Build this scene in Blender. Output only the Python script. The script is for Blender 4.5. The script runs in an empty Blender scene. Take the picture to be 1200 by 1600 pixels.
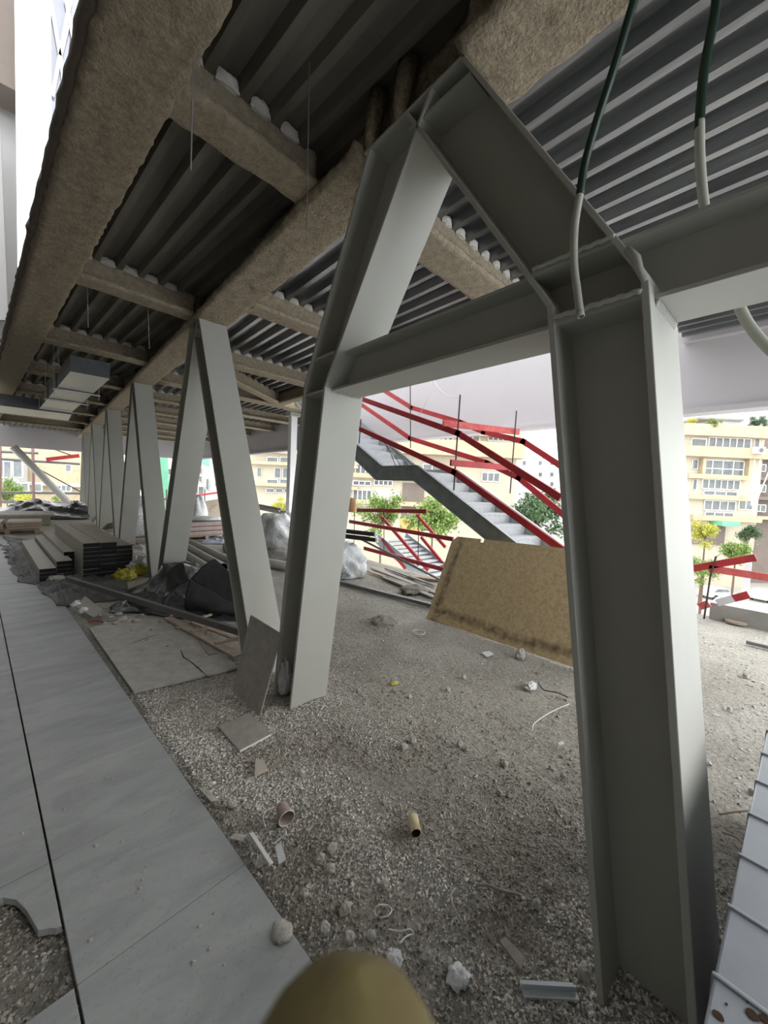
import bpy, math, random
from mathutils import Vector as V, Matrix, noise
random.seed(7)
SC = bpy.context.scene
COL = SC.collection

# ---------------------------------------------------------------- camera
CAMH = 1.7
FPX = 600.0
CX = V((0.7456, -0.6648, 0.0452))      # image right in world axes
CD = V((-0.0108, -0.0798, -0.9967))    # image down
RT = None
def _frame():
    a0 = V((-645, -65, FPX)); b0 = V((570, -10, FPX))
    a = a0.normalized(); dn = a0.cross(b0).normalized(); b = dn.cross(a).normalized()
    if b.x < 0: b = -b
    up = -dn
    t0 = V((65-600, 740-800, FPX))
    ta, tb = t0.dot(a), t0.dot(b); L = math.hypot(ta, tb); ta /= L; tb /= L
    T = a*ta + b*tb                    # truss direction = world Y
    N = b*ta - a*tb                    # across the truss = world X
    return N, T, up, math.atan2(tb, ta)
NX, NY, NZ, LANG = _frame()            # world axes seen in camera space
def ray(px, py):
    d = V((px-600, py-800, FPX))
    return V((NX.dot(d), NY.dot(d), NZ.dot(d)))
def Z(px, py, z=0.0):
    d = ray(px, py); t = (z-CAMH)/d.z; return V((d.x*t, d.y*t, z))
def XN(px, py, x):
    d = ray(px, py); t = x/d.x; return V((x, d.y*t, CAMH+d.z*t))
def YT(px, py, y):
    d = ray(px, py); t = y/d.y; return V((d.x*t, y, CAMH+d.z*t))
cam_d = bpy.data.cameras.new('camera'); cam = bpy.data.objects.new('camera', cam_d); COL.objects.link(cam)
m = Matrix(((NX.x, -NX.y, -NX.z, 0), (NY.x, -NY.y, -NY.z, 0), (NZ.x, -NZ.y, -NZ.z, CAMH), (0, 0, 0, 1)))
cam.matrix_world = m
cam_d.sensor_fit = 'VERTICAL'; cam_d.sensor_height = 36.0; cam_d.lens = 36.0*FPX/1600
cam_d.clip_start = 0.005; cam_d.clip_end = 500
cam_d.dof.use_dof = True; cam_d.dof.focus_distance = 3.5; cam_d.dof.aperture_fstop = 13.5/1.1
SC.camera = cam

# ---------------------------------------------------------------- sky and exposure
SC.view_settings.view_transform = 'Standard'; SC.view_settings.look = 'None'
SC.view_settings.gamma = 1; SC.view_settings.use_curve_mapping = False
SC.view_settings.exposure = 1.95
w = bpy.data.worlds.new('World'); SC.world = w; w.use_nodes = True
nt = w.node_tree; bg = nt.nodes['Background']
tc = nt.nodes.new('ShaderNodeTexCoord'); nz = nt.nodes.new('ShaderNodeTexNoise'); nz.inputs['Scale'].default_value = 1.6
nz.inputs['Detail'].default_value = 4
cr = nt.nodes.new('ShaderNodeValToRGB'); cr.color_ramp.elements[0].color = (.86, .90, .96, 1); cr.color_ramp.elements[1].color = (1, 1, .99, 1)
cr.color_ramp.elements[0].position = .35; cr.color_ramp.elements[1].position = .65
nt.links.new(tc.outputs['Generated'], nz.inputs['Vector']); nt.links.new(nz.outputs['Fac'], cr.inputs[0]); nt.links.new(cr.outputs[0], bg.inputs[0])
bg.inputs[1].default_value = 1.0
sd = bpy.data.lights.new('sun', 'SUN'); sd.energy = 0.28; sd.angle = math.radians(35); sd.color = (1, .97, .92)
sun = bpy.data.objects.new('sun', sd); COL.objects.link(sun); sun.rotation_euler = V((-.62, .62, -.5)).to_track_quat('-Z', 'Y').to_euler()

# ---------------------------------------------------------------- materials
def mat(name, col, rough=.6, metal=0, var=0.0, vscale=6, bump=0, bscale=40, col2=None, bdist=.01, detail=6, spec=None, stretch=None, alpha=None):
    M = bpy.data.materials.new(name); M.use_nodes = True; t = M.node_tree; b = t.nodes['Principled BSDF']
    b.inputs['Base Color'].default_value = (*col, 1); b.inputs['Roughness'].default_value = rough; b.inputs['Metallic'].default_value = metal
    if spec is not None: b.inputs['Specular IOR Level'].default_value = spec
    if alpha is not None: b.inputs['Alpha'].default_value = alpha
    src = None
    if var or bump:
        tc = t.nodes.new('ShaderNodeTexCoord'); src = tc.outputs['Object']
        if stretch:
            mp = t.nodes.new('ShaderNodeMapping'); mp.inputs['Scale'].default_value = stretch; t.links.new(src, mp.inputs[0]); src = mp.outputs[0]
    if var:
        n = t.nodes.new('ShaderNodeTexNoise'); n.inputs['Scale'].default_value = vscale; n.inputs['Detail'].default_value = detail; n.inputs['Roughness'].default_value = .65
        r = t.nodes.new('ShaderNodeValToRGB'); r.color_ramp.elements[0].position = .3; r.color_ramp.elements[1].position = .7
        c2 = col2 or tuple(c*(1-var) for c in col)
        r.color_ramp.elements[0].color = (*c2, 1); r.color_ramp.elements[1].color = (*col, 1)
        t.links.new(src, n.inputs['Vector']); t.links.new(n.outputs['Fac'], r.inputs[0]); t.links.new(r.outputs[0], b.inputs['Base Color'])
    if bump:
        n = t.nodes.new('ShaderNodeTexNoise'); n.inputs['Scale'].default_value = bscale; n.inputs['Detail'].default_value = 5; n.inputs['Roughness'].default_value = .6
        bp = t.nodes.new('ShaderNodeBump'); bp.inputs['Strength'].default_value = bump; bp.inputs['Distance'].default_value = bdist
        t.links.new(src, n.inputs['Vector']); t.links.new(n.outputs['Fac'], bp.inputs['Height']); t.links.new(bp.outputs[0], b.inputs['Normal'])
    return M
M_paint = mat('grey_steel_paint', (.47, .475, .435), .5, 0, .06, 3, .25, 110, bdist=.002, spec=.22)
M_fire = mat('spray_fireproofing', (.50, .42, .30), .95, 0, .4, 26, 1, 60, col2=(.25, .205, .145), bdist=.03)
M_fire2 = mat('spray_fireproofing_fine', (.46, .39, .28), .95, 0, .35, 20, 1, 65, col2=(.27, .225, .16), bdist=.025)
M_foam = mat('foam_filler', (.50, .48, .43), .9, 0, .2, 30, .6, 60)
M_deck = mat('galvanised_deck', (.34, .35, .36), .33, .85, .5, 5, .2, 30, stretch=(1, .15, 1))
M_deckL = mat('dusty_galvanised_deck', (.24, .22, .185), .6, .45, .45, 4, .15, 30, stretch=(1, .2, 1))
M_conc = mat('slab_concrete', (.28, .27, .25), .9, 0, .2, 5, .3, 40)
M_white = mat('white_render', (.52, .50, .51), .8, 0, .04, 2)
M_clad = mat('white_cladding', (.84, .86, .86), .5, 0, .03, 2)
M_rod = mat('threaded_rod', (.5, .5, .5), .4, .9)
M_duct = mat('galvanised_duct_lit', (.92, .92, .84), .35, .15, .15, 8, .25, 5, bdist=.01, stretch=(1, 12, 1))  # bright reflection on the duct's underside painted into its colour
M_ductd = mat('duct_shade_and_grille', (.13, .14, .15), .5, .4, .2, 6)  # shade on the duct sides painted dark; also the fan grille's grey
M_sheet = mat('galvanised_sheet', (.38, .41, .45), .38, .55, .16, 5, .05, 20)
M_hose = mat('hose_green', (.008, .03, .018), .35)
M_hosew = mat('hose_dusty', (.36, .37, .32), .6)
M_red = mat('red_painted_timber', (.45, .022, .03), .55, 0, .4, 7, .2, 40, col2=(.22, .02, .02))
M_pink = mat('worn_red_timber', (.60, .14, .13), .7, 0, .4, 8, .2, 40, col2=(.42, .05, .05))
M_rust = mat('rebar_rust', (.06, .035, .03), .7, .3)
M_stair = mat('stair_galvanised', (.33, .36, .355), .4, .45, .35, 6, .1, 20)
M_tread = mat('stair_tread', (.46, .48, .49), .6, .2, .3, 22, .4, 60)
M_wood = mat('old_timber', (.52, .43, .34), .8, 0, .35, 9, .3, 30, stretch=(1, 1, 4))
M_board = mat('grey_board', (.50, .48, .43), .85, 0, .32, 9, .5, 60)
M_tile = mat('grey_tile', (.37, .345, .31), .7, 0, .3, 14, .3, 40)
M_tileedge = mat('tile_edge', (.7, .68, .63), .8)
M_black = mat('black_plastic_sheet', (.045, .047, .052), .30, 0, 0, 1, .5, 5, bdist=.05)
M_tarp = mat('dusty_grey_tarp', (.10, .10, .095), .6, 0, .5, 5, .6, 12, bdist=.03)
M_comp = mat('composite_board', (.30, .28, .235), .5, 0, .4, 30, .2, 30, col2=(.46, .43, .37), stretch=(6, .4, 1))
M_compend = mat('board_hollow_shade', (.006, .006, .007), .8)  # near-black colour for the shade inside hollow board ends
M_steel = mat('dull_steel_tube', (.20, .20, .195), .5, .4, .25, 8)
M_pipe = mat('grey_pipe', (.36, .36, .33), .6, 0, .2, 5)
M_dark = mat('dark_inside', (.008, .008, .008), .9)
M_bag = mat('white_wrap', (.74, .76, .77), .45, 0, .15, 4, .8, 9, bdist=.05)
M_yel = mat('yellow_plastic', (.60, .55, .08), .5, 0, .3, 10, .5, 20)
M_paper = mat('white_scrap', (.74, .75, .72), .6, 0, .15, 20, .5, 40)
M_kraft = mat('cardboard_tube', (.66, .56, .34), .8, 0, .15, 30)
M_cup = mat('brown_cup', (.40, .30, .27), .6, 0, .4, 60)
M_rock = mat('stone', (.50, .48, .43), .9, 0, .35, 25, .6, 50)
M_sand = mat('sand_pile', (.34, .315, .27), .95, 0, .2, 20, .6, 60)
M_asph = mat('street', (.38, .36, .32), .9, 0, .15, .2)
M_cream = mat('cream_render', (.52, .43, .29), .9, 0, .2, .8, col2=(.40, .32, .21))
M_cream2 = mat('cream_plaster', (.54, .48, .37), .9, 0, .12, .7)
M_wht2 = mat('white_plaster', (.52, .51, .50), .9, 0, .06, .5)
M_brown = mat('brown_render', (.20, .165, .14), .9, 0, .2, .6)
M_frame = mat('white_window_frame', (.82, .83, .82), .5)
M_glass = mat('window_glass', (.10, .12, .13), .15, 0, .5, .9, col2=(.20, .21, .20))
M_glass2 = mat('facade_glass', (.33, .34, .38), .08, .4, .3, .6)
M_shut = mat('roller_shutter', (.55, .55, .52), .6)
M_green = mat('green_netting', (.20, .55, .36), .7, 0, .2, 3)
M_leaf = mat('leaf_light', (.22, .33, .07), .7, 0, .5, 1.2)
M_leafy = mat('leaf_yellow', (.55, .50, .06), .7, 0, .4, 1.2, col2=(.36, .40, .08))
M_leafd = mat('leaf_dark', (.08, .15, .06), .7, 0, .5, 1.2)
M_trunk = mat('bark', (.14, .10, .07), .9)
M_car = mat('white_car_paint', (.80, .81, .82), .25)
M_tyre = mat('tyre', (.02, .02, .02), .8)
M_orange = mat('orange_awning', (.75, .24, .08), .7)
M_skin = mat('olive_glove', (.14, .115, .04), .9, 0, .5, 140, .5, 300, col2=(.085, .062, .02), bdist=.0006)
M_pal = mat('pallet_timber', (.36, .29, .23), .85, 0, .3, 9)
M_redbar = mat('red_brown_bars', (.28, .17, .15), .6)

def ground_mat():
    M = bpy.data.materials.new('site_ground'); M.use_nodes = True; t = M.node_tree; b = t.nodes['Principled BSDF']; b.inputs['Roughness'].default_value = .95
    tc = t.nodes.new('ShaderNodeTexCoord')
    def N(sc, d=6, r=.6):
        n = t.nodes.new('ShaderNodeTexNoise'); n.inputs['Scale'].default_value = sc; n.inputs['Detail'].default_value = d; n.inputs['Roughness'].default_value = r
        t.links.new(tc.outputs['Object'], n.inputs['Vector']); return n.outputs['Fac']
    def ramp(f, a, b_, c1, c2):
        r = t.nodes.new('ShaderNodeValToRGB'); r.color_ramp.elements[0].position = a; r.color_ramp.elements[1].position = b_
        r.color_ramp.elements[0].color = (*c1, 1); r.color_ramp.elements[1].color = (*c2, 1); t.links.new(f, r.inputs[0]); return r.outputs[0]
    base = ramp(N(1.1), .32, .68, (.40, .375, .32), (.60, .57, .50))
    fine = ramp(N(45, 8, .7), .35, .65, (.55, .55, .55), (1.15, 1.15, 1.15))
    mx = t.nodes.new('ShaderNodeMix'); mx.data_type = 'RGBA'; mx.blend_type = 'MULTIPLY'; mx.inputs[0].default_value = 1
    t.links.new(base, mx.inputs[6]); t.links.new(fine, mx.inputs[7])
    # damp earth by the near stones
    sx = t.nodes.new('ShaderNodeVectorMath'); sx.operation = 'DISTANCE'; sx.inputs[1].default_value = (1.05, 1.45, 0); t.links.new(tc.outputs['Object'], sx.inputs[0])
    mr = t.nodes.new('ShaderNodeMapRange'); mr.inputs[1].default_value = .12; mr.inputs[2].default_value = .75; mr.inputs[3].default_value = .4; mr.inputs[4].default_value = 0
    t.links.new(sx.outputs['Value'], mr.inputs[0])
    m2 = t.nodes.new('ShaderNodeMix'); m2.data_type = 'RGBA'; t.links.new(mr.outputs[0], m2.inputs[0]); t.links.new(mx.outputs[2], m2.inputs[6]); m2.inputs[7].default_value = (.12, .095, .07, 1)
    t.links.new(m2.outputs[2], b.inputs['Base Color'])
    vo = t.nodes.new('ShaderNodeTexVoronoi'); vo.inputs['Scale'].default_value = 70; t.links.new(tc.outputs['Object'], vo.inputs['Vector'])
    b1 = t.nodes.new('ShaderNodeBump'); b1.inputs['Strength'].default_value = .35; b1.inputs['Distance'].default_value = .01; b1.invert = True; t.links.new(vo.outputs['Distance'], b1.inputs['Height'])
    b2 = t.nodes.new('ShaderNodeBump'); b2.inputs['Strength'].default_value = .9; b2.inputs['Distance'].default_value = .06; t.links.new(N(14, 8, .7), b2.inputs['Height']); t.links.new(b1.outputs[0], b2.inputs['Normal'])
    t.links.new(b2.outputs[0], b.inputs['Normal'])
    return M
M_ground = ground_mat()
def gravel_mat(name, c1, c2):
    M = bpy.data.materials.new(name); M.use_nodes = True; t = M.node_tree; b = t.nodes['Principled BSDF']; b.inputs['Roughness'].default_value = .9
    tc = t.nodes.new('ShaderNodeTexCoord'); vo = t.nodes.new('ShaderNodeTexVoronoi'); vo.inputs['Scale'].default_value = 105
    t.links.new(tc.outputs['Object'], vo.inputs['Vector'])
    sp = t.nodes.new('ShaderNodeSeparateColor'); t.links.new(vo.outputs['Color'], sp.inputs[0])
    r = t.nodes.new('ShaderNodeValToRGB'); r.color_ramp.elements[0].color = (*c1, 1); r.color_ramp.elements[1].color = (*c2, 1)
    t.links.new(sp.outputs[0], r.inputs[0])
    n = t.nodes.new('ShaderNodeTexNoise'); n.inputs['Scale'].default_value = 2.6; n.inputs['Detail'].default_value = 5; t.links.new(tc.outputs['Object'], n.inputs['Vector'])
    r2 = t.nodes.new('ShaderNodeValToRGB'); r2.color_ramp.elements[0].position = .38; r2.color_ramp.elements[1].position = .56; r2.color_ramp.elements[0].color = (.60, .57, .53, 1); r2.color_ramp.elements[1].color = (1, 1, 1, 1); t.links.new(n.outputs['Fac'], r2.inputs[0])
    mx = t.nodes.new('ShaderNodeMix'); mx.data_type = 'RGBA'; mx.blend_type = 'MULTIPLY'; mx.inputs[0].default_value = 1; t.links.new(r.outputs[0], mx.inputs[6]); t.links.new(r2.outputs[0], mx.inputs[7])
    t.links.new(mx.outputs[2], b.inputs['Base Color']); return M
M_gravel = gravel_mat('gravel_stones', (.16, .15, .135), (.88, .85, .78))
def osb_mat():
    M = bpy.data.materials.new('osb_sheet'); M.use_nodes = True; t = M.node_tree; b = t.nodes['Principled BSDF']; b.inputs['Roughness'].default_value = .75
    tc = t.nodes.new('ShaderNodeTexCoord'); vo = t.nodes.new('ShaderNodeTexVoronoi'); vo.inputs['Scale'].default_value = 42
    nz = t.nodes.new('ShaderNodeTexNoise'); nz.inputs['Scale'].default_value = 9; nz.inputs['Detail'].default_value = 8
    t.links.new(tc.outputs['Object'], nz.inputs['Vector'])
    mp = t.nodes.new('ShaderNodeMixRGB'); mp.inputs[0].default_value = .12; t.links.new(tc.outputs['Object'], mp.inputs[1]); t.links.new(nz.outputs['Color'], mp.inputs[2]); t.links.new(mp.outputs[0], vo.inputs['Vector'])
    sp = t.nodes.new('ShaderNodeSeparateColor'); t.links.new(vo.outputs['Color'], sp.inputs[0])
    r = t.nodes.new('ShaderNodeValToRGB'); r.color_ramp.elements[0].color = (.42, .31, .17, 1); r.color_ramp.elements[1].color = (.56, .43, .245, 1)
    t.links.new(sp.outputs[0], r.inputs[0])
    # damp stain band along the left and bottom borders (a mark of its own)
    g = t.nodes.new('ShaderNodeAttribute'); g.attribute_name = 'stain'
    n2 = t.nodes.new('ShaderNodeTexNoise'); n2.inputs['Scale'].default_value = 14; n2.inputs['Detail'].default_value = 8; t.links.new(tc.outputs['Object'], n2.inputs['Vector'])
    mu = t.nodes.new('ShaderNodeMath'); mu.operation = 'MULTIPLY'; t.links.new(g.outputs['Fac'], mu.inputs[0]); t.links.new(n2.outputs['Fac'], mu.inputs[1])
    mr = t.nodes.new('ShaderNodeMapRange'); mr.inputs[1].default_value = .22; mr.inputs[2].default_value = .6; mr.inputs[4].default_value = .85; t.links.new(mu.outputs[0], mr.inputs[0])
    mx = t.nodes.new('ShaderNodeMix'); mx.data_type = 'RGBA'; t.links.new(mr.outputs[0], mx.inputs[0]); t.links.new(r.outputs[0], mx.inputs[6]); mx.inputs[7].default_value = (.06, .04, .025, 1)
    t.links.new(mx.outputs[2], b.inputs['Base Color']); return M
M_osb = osb_mat()
def walk_mat():
    M = bpy.data.materials.new('stone_paving'); M.use_nodes = True; t = M.node_tree; b = t.nodes['Principled BSDF']
    tc = t.nodes.new('ShaderNodeTexCoord')
    mp = t.nodes.new('ShaderNodeMapping'); mp.inputs['Scale'].default_value = (1, 2.6, 1); mp.inputs['Rotation'].default_value = (0, 0, .5); t.links.new(tc.outputs['Object'], mp.inputs[0])
    n = t.nodes.new('ShaderNodeTexNoise'); n.inputs['Scale'].default_value = 1.5; n.inputs['Detail'].default_value = 9; n.inputs['Roughness'].default_value = .62; n.inputs['Distortion'].default_value = 1.2
    t.links.new(mp.outputs[0], n.inputs['Vector'])
    r = t.nodes.new('ShaderNodeValToRGB'); r.color_ramp.elements[0].position = .33; r.color_ramp.elements[1].position = .68
    r.color_ramp.elements[0].color = (.28, .292, .286, 1); r.color_ramp.elements[1].color = (.40, .415, .405, 1); t.links.new(n.outputs['Fac'], r.inputs[0])
    n2 = t.nodes.new('ShaderNodeTexNoise'); n2.inputs['Scale'].default_value = 60; n2.inputs['Detail'].default_value = 6; t.links.new(tc.outputs['Object'], n2.inputs['Vector'])
    r2 = t.nodes.new('ShaderNodeValToRGB'); r2.color_ramp.elements[0].position = .3; r2.color_ramp.elements[1].position = .42; r2.color_ramp.elements[0].color = (.86, .86, .86, 1); r2.color_ramp.elements[1].color = (1, 1, 1, 1); t.links.new(n2.outputs['Fac'], r2.inputs[0])
    mx = t.nodes.new('ShaderNodeMix'); mx.data_type = 'RGBA'; mx.blend_type = 'MULTIPLY'; mx.inputs[0].default_value = 1; t.links.new(r.outputs[0], mx.inputs[6]); t.links.new(r2.outputs[0], mx.inputs[7])
    t.links.new(mx.outputs[2], b.inputs['Base Color']); b.inputs['Roughness'].default_value = .55
    bp = t.nodes.new('ShaderNodeBump'); bp.inputs['Strength'].default_value = .25; bp.inputs['Distance'].default_value = .005; t.links.new(n.outputs['Fac'], bp.inputs['Height']); t.links.new(bp.outputs[0], b.inputs['Normal'])
    return M
M_walk = walk_mat()

# ---------------------------------------------------------------- builders
OFF = {}
def tag(o, label=None, cat=None, group=None, kind=None):
    if label: o['label'] = label
    if cat: o['category'] = cat
    if group: o['group'] = group
    if kind: o['kind'] = kind
    return o
def thing(name, label, cat, loc=(0, 0, 0), group=None):
    o = bpy.data.objects.new(name, None); COL.objects.link(o); o.location = loc; OFF[o.name] = V(loc); o.empty_display_size = .1
    return tag(o, label, cat, group)
def copy_tree(o, parent=None):
    c = o.copy(); COL.objects.link(c)
    if parent: c.parent = parent
    OFF[c.name] = OFF.get(o.name, V((0, 0, 0)))
    for ch in list(o.children): copy_tree(ch, c)
    return c
class MB:
    def __init__(s): s.v = []; s.f = []; s.m = []
    def add(s, vs, fs, mi=0):
        n = len(s.v); s.v += [V(p) for p in vs]; s.f += [tuple(i+n for i in f) for f in fs]; s.m += [mi]*len(fs); return s
    def prism(s, bot, top, mi=0):
        n = len(bot); return s.add(list(bot)+list(top), [tuple(range(n))[::-1], tuple(range(n, 2*n))]+[(i, (i+1) % n, n+(i+1) % n, n+i) for i in range(n)], mi)
    def box(s, x0, x1, y0, y1, z0, z1, mi=0):
        return s.prism([(x0, y0, z0), (x1, y0, z0), (x1, y1, z0), (x0, y1, z0)], [(x0, y0, z1), (x1, y0, z1), (x1, y1, z1), (x0, y1, z1)], mi)
    def yz(s, pts, x0, x1, mi=0):       # polygon in the YZ plane, extruded along X
        return s.prism([(x0, y, z) for y, z in pts], [(x1, y, z) for y, z in pts], mi)
    def plate(s, pts, d, mi=0):
        d = V(d); return s.prism([V(p) for p in pts], [V(p)+d for p in pts], mi)
    def bar(s, a, b, wd, ht, side=None, mi=0):
        a = V(a); b = V(b); d = (b-a).normalized()
        if side is None: side = V((0, 0, 1)).cross(d) if abs(d.z) < .95 else V((1, 0, 0))
        sd = V(side); sd = (sd-d*sd.dot(d)).normalized(); u = d.cross(sd).normalized()
        q = [sd*(wd/2*i)+u*(ht/2*j) for i, j in ((-1, -1), (1, -1), (1, 1), (-1, 1))]
        return s.prism([a+k for k in q], [b+k for k in q], mi)
    def tube(s, pts, r, n=12, caps=True, mi=0, inner=None):
        pts = [V(p) for p in pts]; rs = r if isinstance(r, (list, tuple)) else [r]*len(pts)
        rings = []; prev = None
        for i, p in enumerate(pts):
            d = (pts[min(i+1, len(pts)-1)]-pts[max(i-1, 0)]).normalized()
            if prev is None: a = V((0, 0, 1)) if abs(d.z) < .9 else V((1, 0, 0))
            else: a = prev
            a = (a-d*a.dot(d)).normalized(); prev = a; b = d.cross(a)
            rings.append([p+a*(rs[i]*math.cos(2*math.pi*k/n))+b*(rs[i]*math.sin(2*math.pi*k/n)) for k in range(n)])
        vs = [q for R in rings for q in R]; fs = [(i*n+k, i*n+(k+1) % n, (i+1)*n+(k+1) % n, (i+1)*n+k) for i in range(len(pts)-1) for k in range(n)]
        if caps: fs += [tuple(range(n))[::-1], tuple((len(pts)-1)*n+k for k in range(n))]
        return s.add(vs, fs, mi)
    def hollow(s, a, b, r, th, n=24, mi=0, mi2=None):
        a = V(a); b = V(b); mi2 = mi if mi2 is None else mi2
        d = (b-a).normalized(); u = V((0, 0, 1)) if abs(d.z) < .9 else V((1, 0, 0)); u = (u-d*u.dot(d)).normalized(); w_ = d.cross(u)
        def ring(p, rr): return [p+u*(rr*math.cos(2*math.pi*k/n))+w_*(rr*math.sin(2*math.pi*k/n)) for k in range(n)]
        vs = ring(a, r)+ring(b, r)+ring(b, r-th)+ring(a, r-th)
        q = lambda i, j: [(i*n+k, i*n+(k+1) % n, j*n+(k+1) % n, j*n+k) for k in range(n)]
        s.add(vs, q(0, 1)+q(1, 2)+q(3, 0), mi); s.add(vs, q(2, 3), mi2); return s
    def build(s, name, mats, parent=None, smooth=False, bevel=0, angle=None):
        mats = mats if isinstance(mats, (list, tuple)) else [mats]
        if parent is not None: off = OFF[parent.name]
        else:
            xs = [v.x for v in s.v]; ys = [v.y for v in s.v]; zs = [v.z for v in s.v]
            off = V(((min(xs)+max(xs))/2, (min(ys)+max(ys))/2, min(zs)))
        me = bpy.data.meshes.new(name); me.from_pydata([tuple(v-off) for v in s.v], [], s.f)
        for M in mats: me.materials.append(M)
        if len(mats) > 1: me.polygons.foreach_set('material_index', s.m)
        if smooth: me.polygons.foreach_set('use_smooth', [True]*len(s.f))
        me.update()
        import bmesh
        if len(s.f) < 60000:
            bm = bmesh.new(); bm.from_mesh(me); bmesh.ops.recalc_face_normals(bm, faces=bm.faces); bm.to_mesh(me); bm.free()
        o = bpy.data.objects.new(name, me); COL.objects.link(o)
        if parent is not None: o.parent = parent; OFF[o.name] = off
        else: o.location = off; OFF[o.name] = off
        if bevel:
            md = o.modifiers.new('bevel', 'BEVEL'); md.width = bevel; md.segments = 2; md.limit_method = 'ANGLE'; md.angle_limit = math.radians(40)
        if smooth and angle:
            try: me.set_sharp_from_angle(angle=math.radians(angle))
            except Exception: pass
        return o
def L2W(x, y, z=0.0):                    # walkway / left girder frame to world
    c, s_ = math.cos(LANG), math.sin(LANG); return V((x*c-y*s_, x*s_+y*c, z))
LM = Matrix.Rotation(LANG, 3, 'Z')
def nse(p, s=1.0): return noise.noise(V(p)*s)

# ================================================================ SETTING
# ---- ground
MOUNDS = [(3.22, 3.51, .24, .11), (2.84, 2.85, .26, .035), (1.62, 2.35, .30, .035), (1.58, .28, .25, .03), (1.05, 1.35, .2, .02), (2.2, 5.0, .5, .02)]
def hgt(x, y):
    xl = x*math.cos(LANG)+y*math.sin(LANG)
    h = -.012+.012*nse((x, y, 0), 2.3)+.006*nse((x, y, 3), 9)+(.006*max(0, nse((x, y, 7), 5)) if x > 1.7 else 0)
    for mx, my, r, hh in MOUNDS:
        d2 = ((x-mx)**2+(y-my)**2)/(r*r)
        if d2 < 6: h += hh*math.exp(-d2*1.6)
    if xl < .86: h = min(h, -.06 + max(0, xl-.78)*.55) if xl > .76 else -.075+.012*nse((x, y, 5), 9)
    return h
def edge_x(y): return 7.6 if y < 2.6 else 5.85
g = MB()
def grid(mb, xs, ys, fn):
    n = len(mb.v); vs = [(x, y, fn(x, y)) for y in ys for x in xs]; nx = len(xs)
    fs = [(j*nx+i, j*nx+i+1, (j+1)*nx+i+1, (j+1)*nx+i) for j in range(len(ys)-1) for i in range(nx-1)]
    mb.add(vs, fs)
def fr(a, b, st): n = max(1, round((b-a)/st)); return [a+(b-a)*i/n for i in range(n+1)]
grid(g, fr(-3, -.6, .4)[:-1]+fr(-.6, 3.2, .035)[:-1]+fr(3.2, 5.85, .12), fr(-3, -.4, .3)[:-1]+fr(-.4, 4, .035)[:-1]+fr(4, 9, .1)[:-1]+fr(9, 26.5, .4), hgt)
grid(g, fr(5.85, 7.6, .12), fr(-3, 2.6, .12), hgt)
g.box(-3, 5.85, -3, 26.5, -.45, -.16); g.box(5.85, 7.6, -3, 2.6, -.45, -.16)
g.box(5.79, 5.85, 2.6, 26.5, -.17, -.02); g.box(7.54, 7.6, -3, 2.6, -.17, -.02)
o = g.build('floor', M_ground, smooth=True); tag(o, kind='structure')
# ---- stone walkway: 60 cm slabs
wk = MB(); gp = .004
def slab(x0, x1, y0, y1, poly=None):
    gq = .0016; P = poly or [(x0+gp, y0+gq), (x1-gp, y0+gq), (x1-gp, y1-gq), (x0+gp, y1-gq)]
    wk.prism([L2W(x, y, -.028) for x, y in P], [L2W(x, y, 0) for x, y in P])
JY = [2.105+.6*k for k in range(-7, 40)]
for k, y in enumerate(JY[:-1]):
    for x0, x1 in ((-1.585, -.985), (-.985, -.385), (-.385, .215), (.215, .815)):
        if x0 == -.385 and abs(y-1.505) < .01:
            # slab with a broken corner
            P = [(.211, 1.93), (.211, 2.1), (-.381, 2.1), (-.381, 1.509), (-.30, 1.509), (-.26, 1.62), (-.2, 1.75)]
            P = [(.211, 1.76), (.211, 2.101), (-.381, 2.101), (-.381, 2.09), (.085, 2.05), (.112, 1.98), (.135, 1.90), (.155, 1.80), (.17, 1.765), (.185, 1.78), (.2, 1.745)]
            P = [(.211, 1.76), (.211, 2.101), (-.381, 2.101), (-.381, 2.06), (.02, 2.06), (.065, 2.045), (.10, 2.0), (.125, 1.92), (.148, 1.80), (.175, 1.785), (.195, 1.765)]
            slab(0, 0, 0, 0, P); continue
        slab(x0, x1, y, y+.6)
o = wk.build('floor_paving', M_walk, bevel=.002); tag(o, kind='structure')
# ---- decks (ceilings)
def deck(mb, xs0, n, y0f, y1, zb, frame, pitch=.2, h=.075):
    for i in range(n):
        x = xs0+i*pitch; ya = y0f(x)
        if ya >= y1: continue
        pr = [(x-.026, zb), (x+.026, zb), (x+.046, zb+h), (x+.154, zb+h), (x+.174, zb)]
        vs = []
        for yy in (ya, y1): vs += [frame(px, yy, pz) for px, pz in pr]
        mb.add(vs, [(k, k+1, 6+k-0, 5+k) for k in range(4)])
dl = MB(); deck(dl, .50, 18, lambda x: max(-2.2, (x*.996-1.62)/.093), 26, 3.905, L2W)
dl.prism([L2W(.44, -2.2, 3.985), L2W(1.5, -2.2, 3.985), L2W(4.0, 26, 3.985), L2W(.44, 26, 3.985)], [L2W(.44, -2.2, 4.12), L2W(1.5, -2.2, 4.12), L2W(4.0, 26, 4.12), L2W(.44, 26, 4.12)])
o = dl.build('ceiling', M_deckL); tag(o, kind='structure')
dr = MB(); ident = lambda x, y, z: V((x, y, z))
deck(dr, 1.60, 14, lambda x: -2.2, 26, 3.905, ident)
deck(dr, 4.40, 11, lambda x: -2.2, 1.35, 3.905, ident); deck(dr, 4.40, 11, lambda x: 9.2, 26, 3.905, ident)
dr.box(1.5, 4.4, -2.2, 26, 3.985, 4.12); dr.box(4.4, 6.6, -2.2, 1.35, 3.985, 4.12); dr.box(4.4, 6.6, 9.2, 26, 3.985, 4.12)
o = dr.build('ceiling', M_deck); tag(o, kind='structure')
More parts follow.
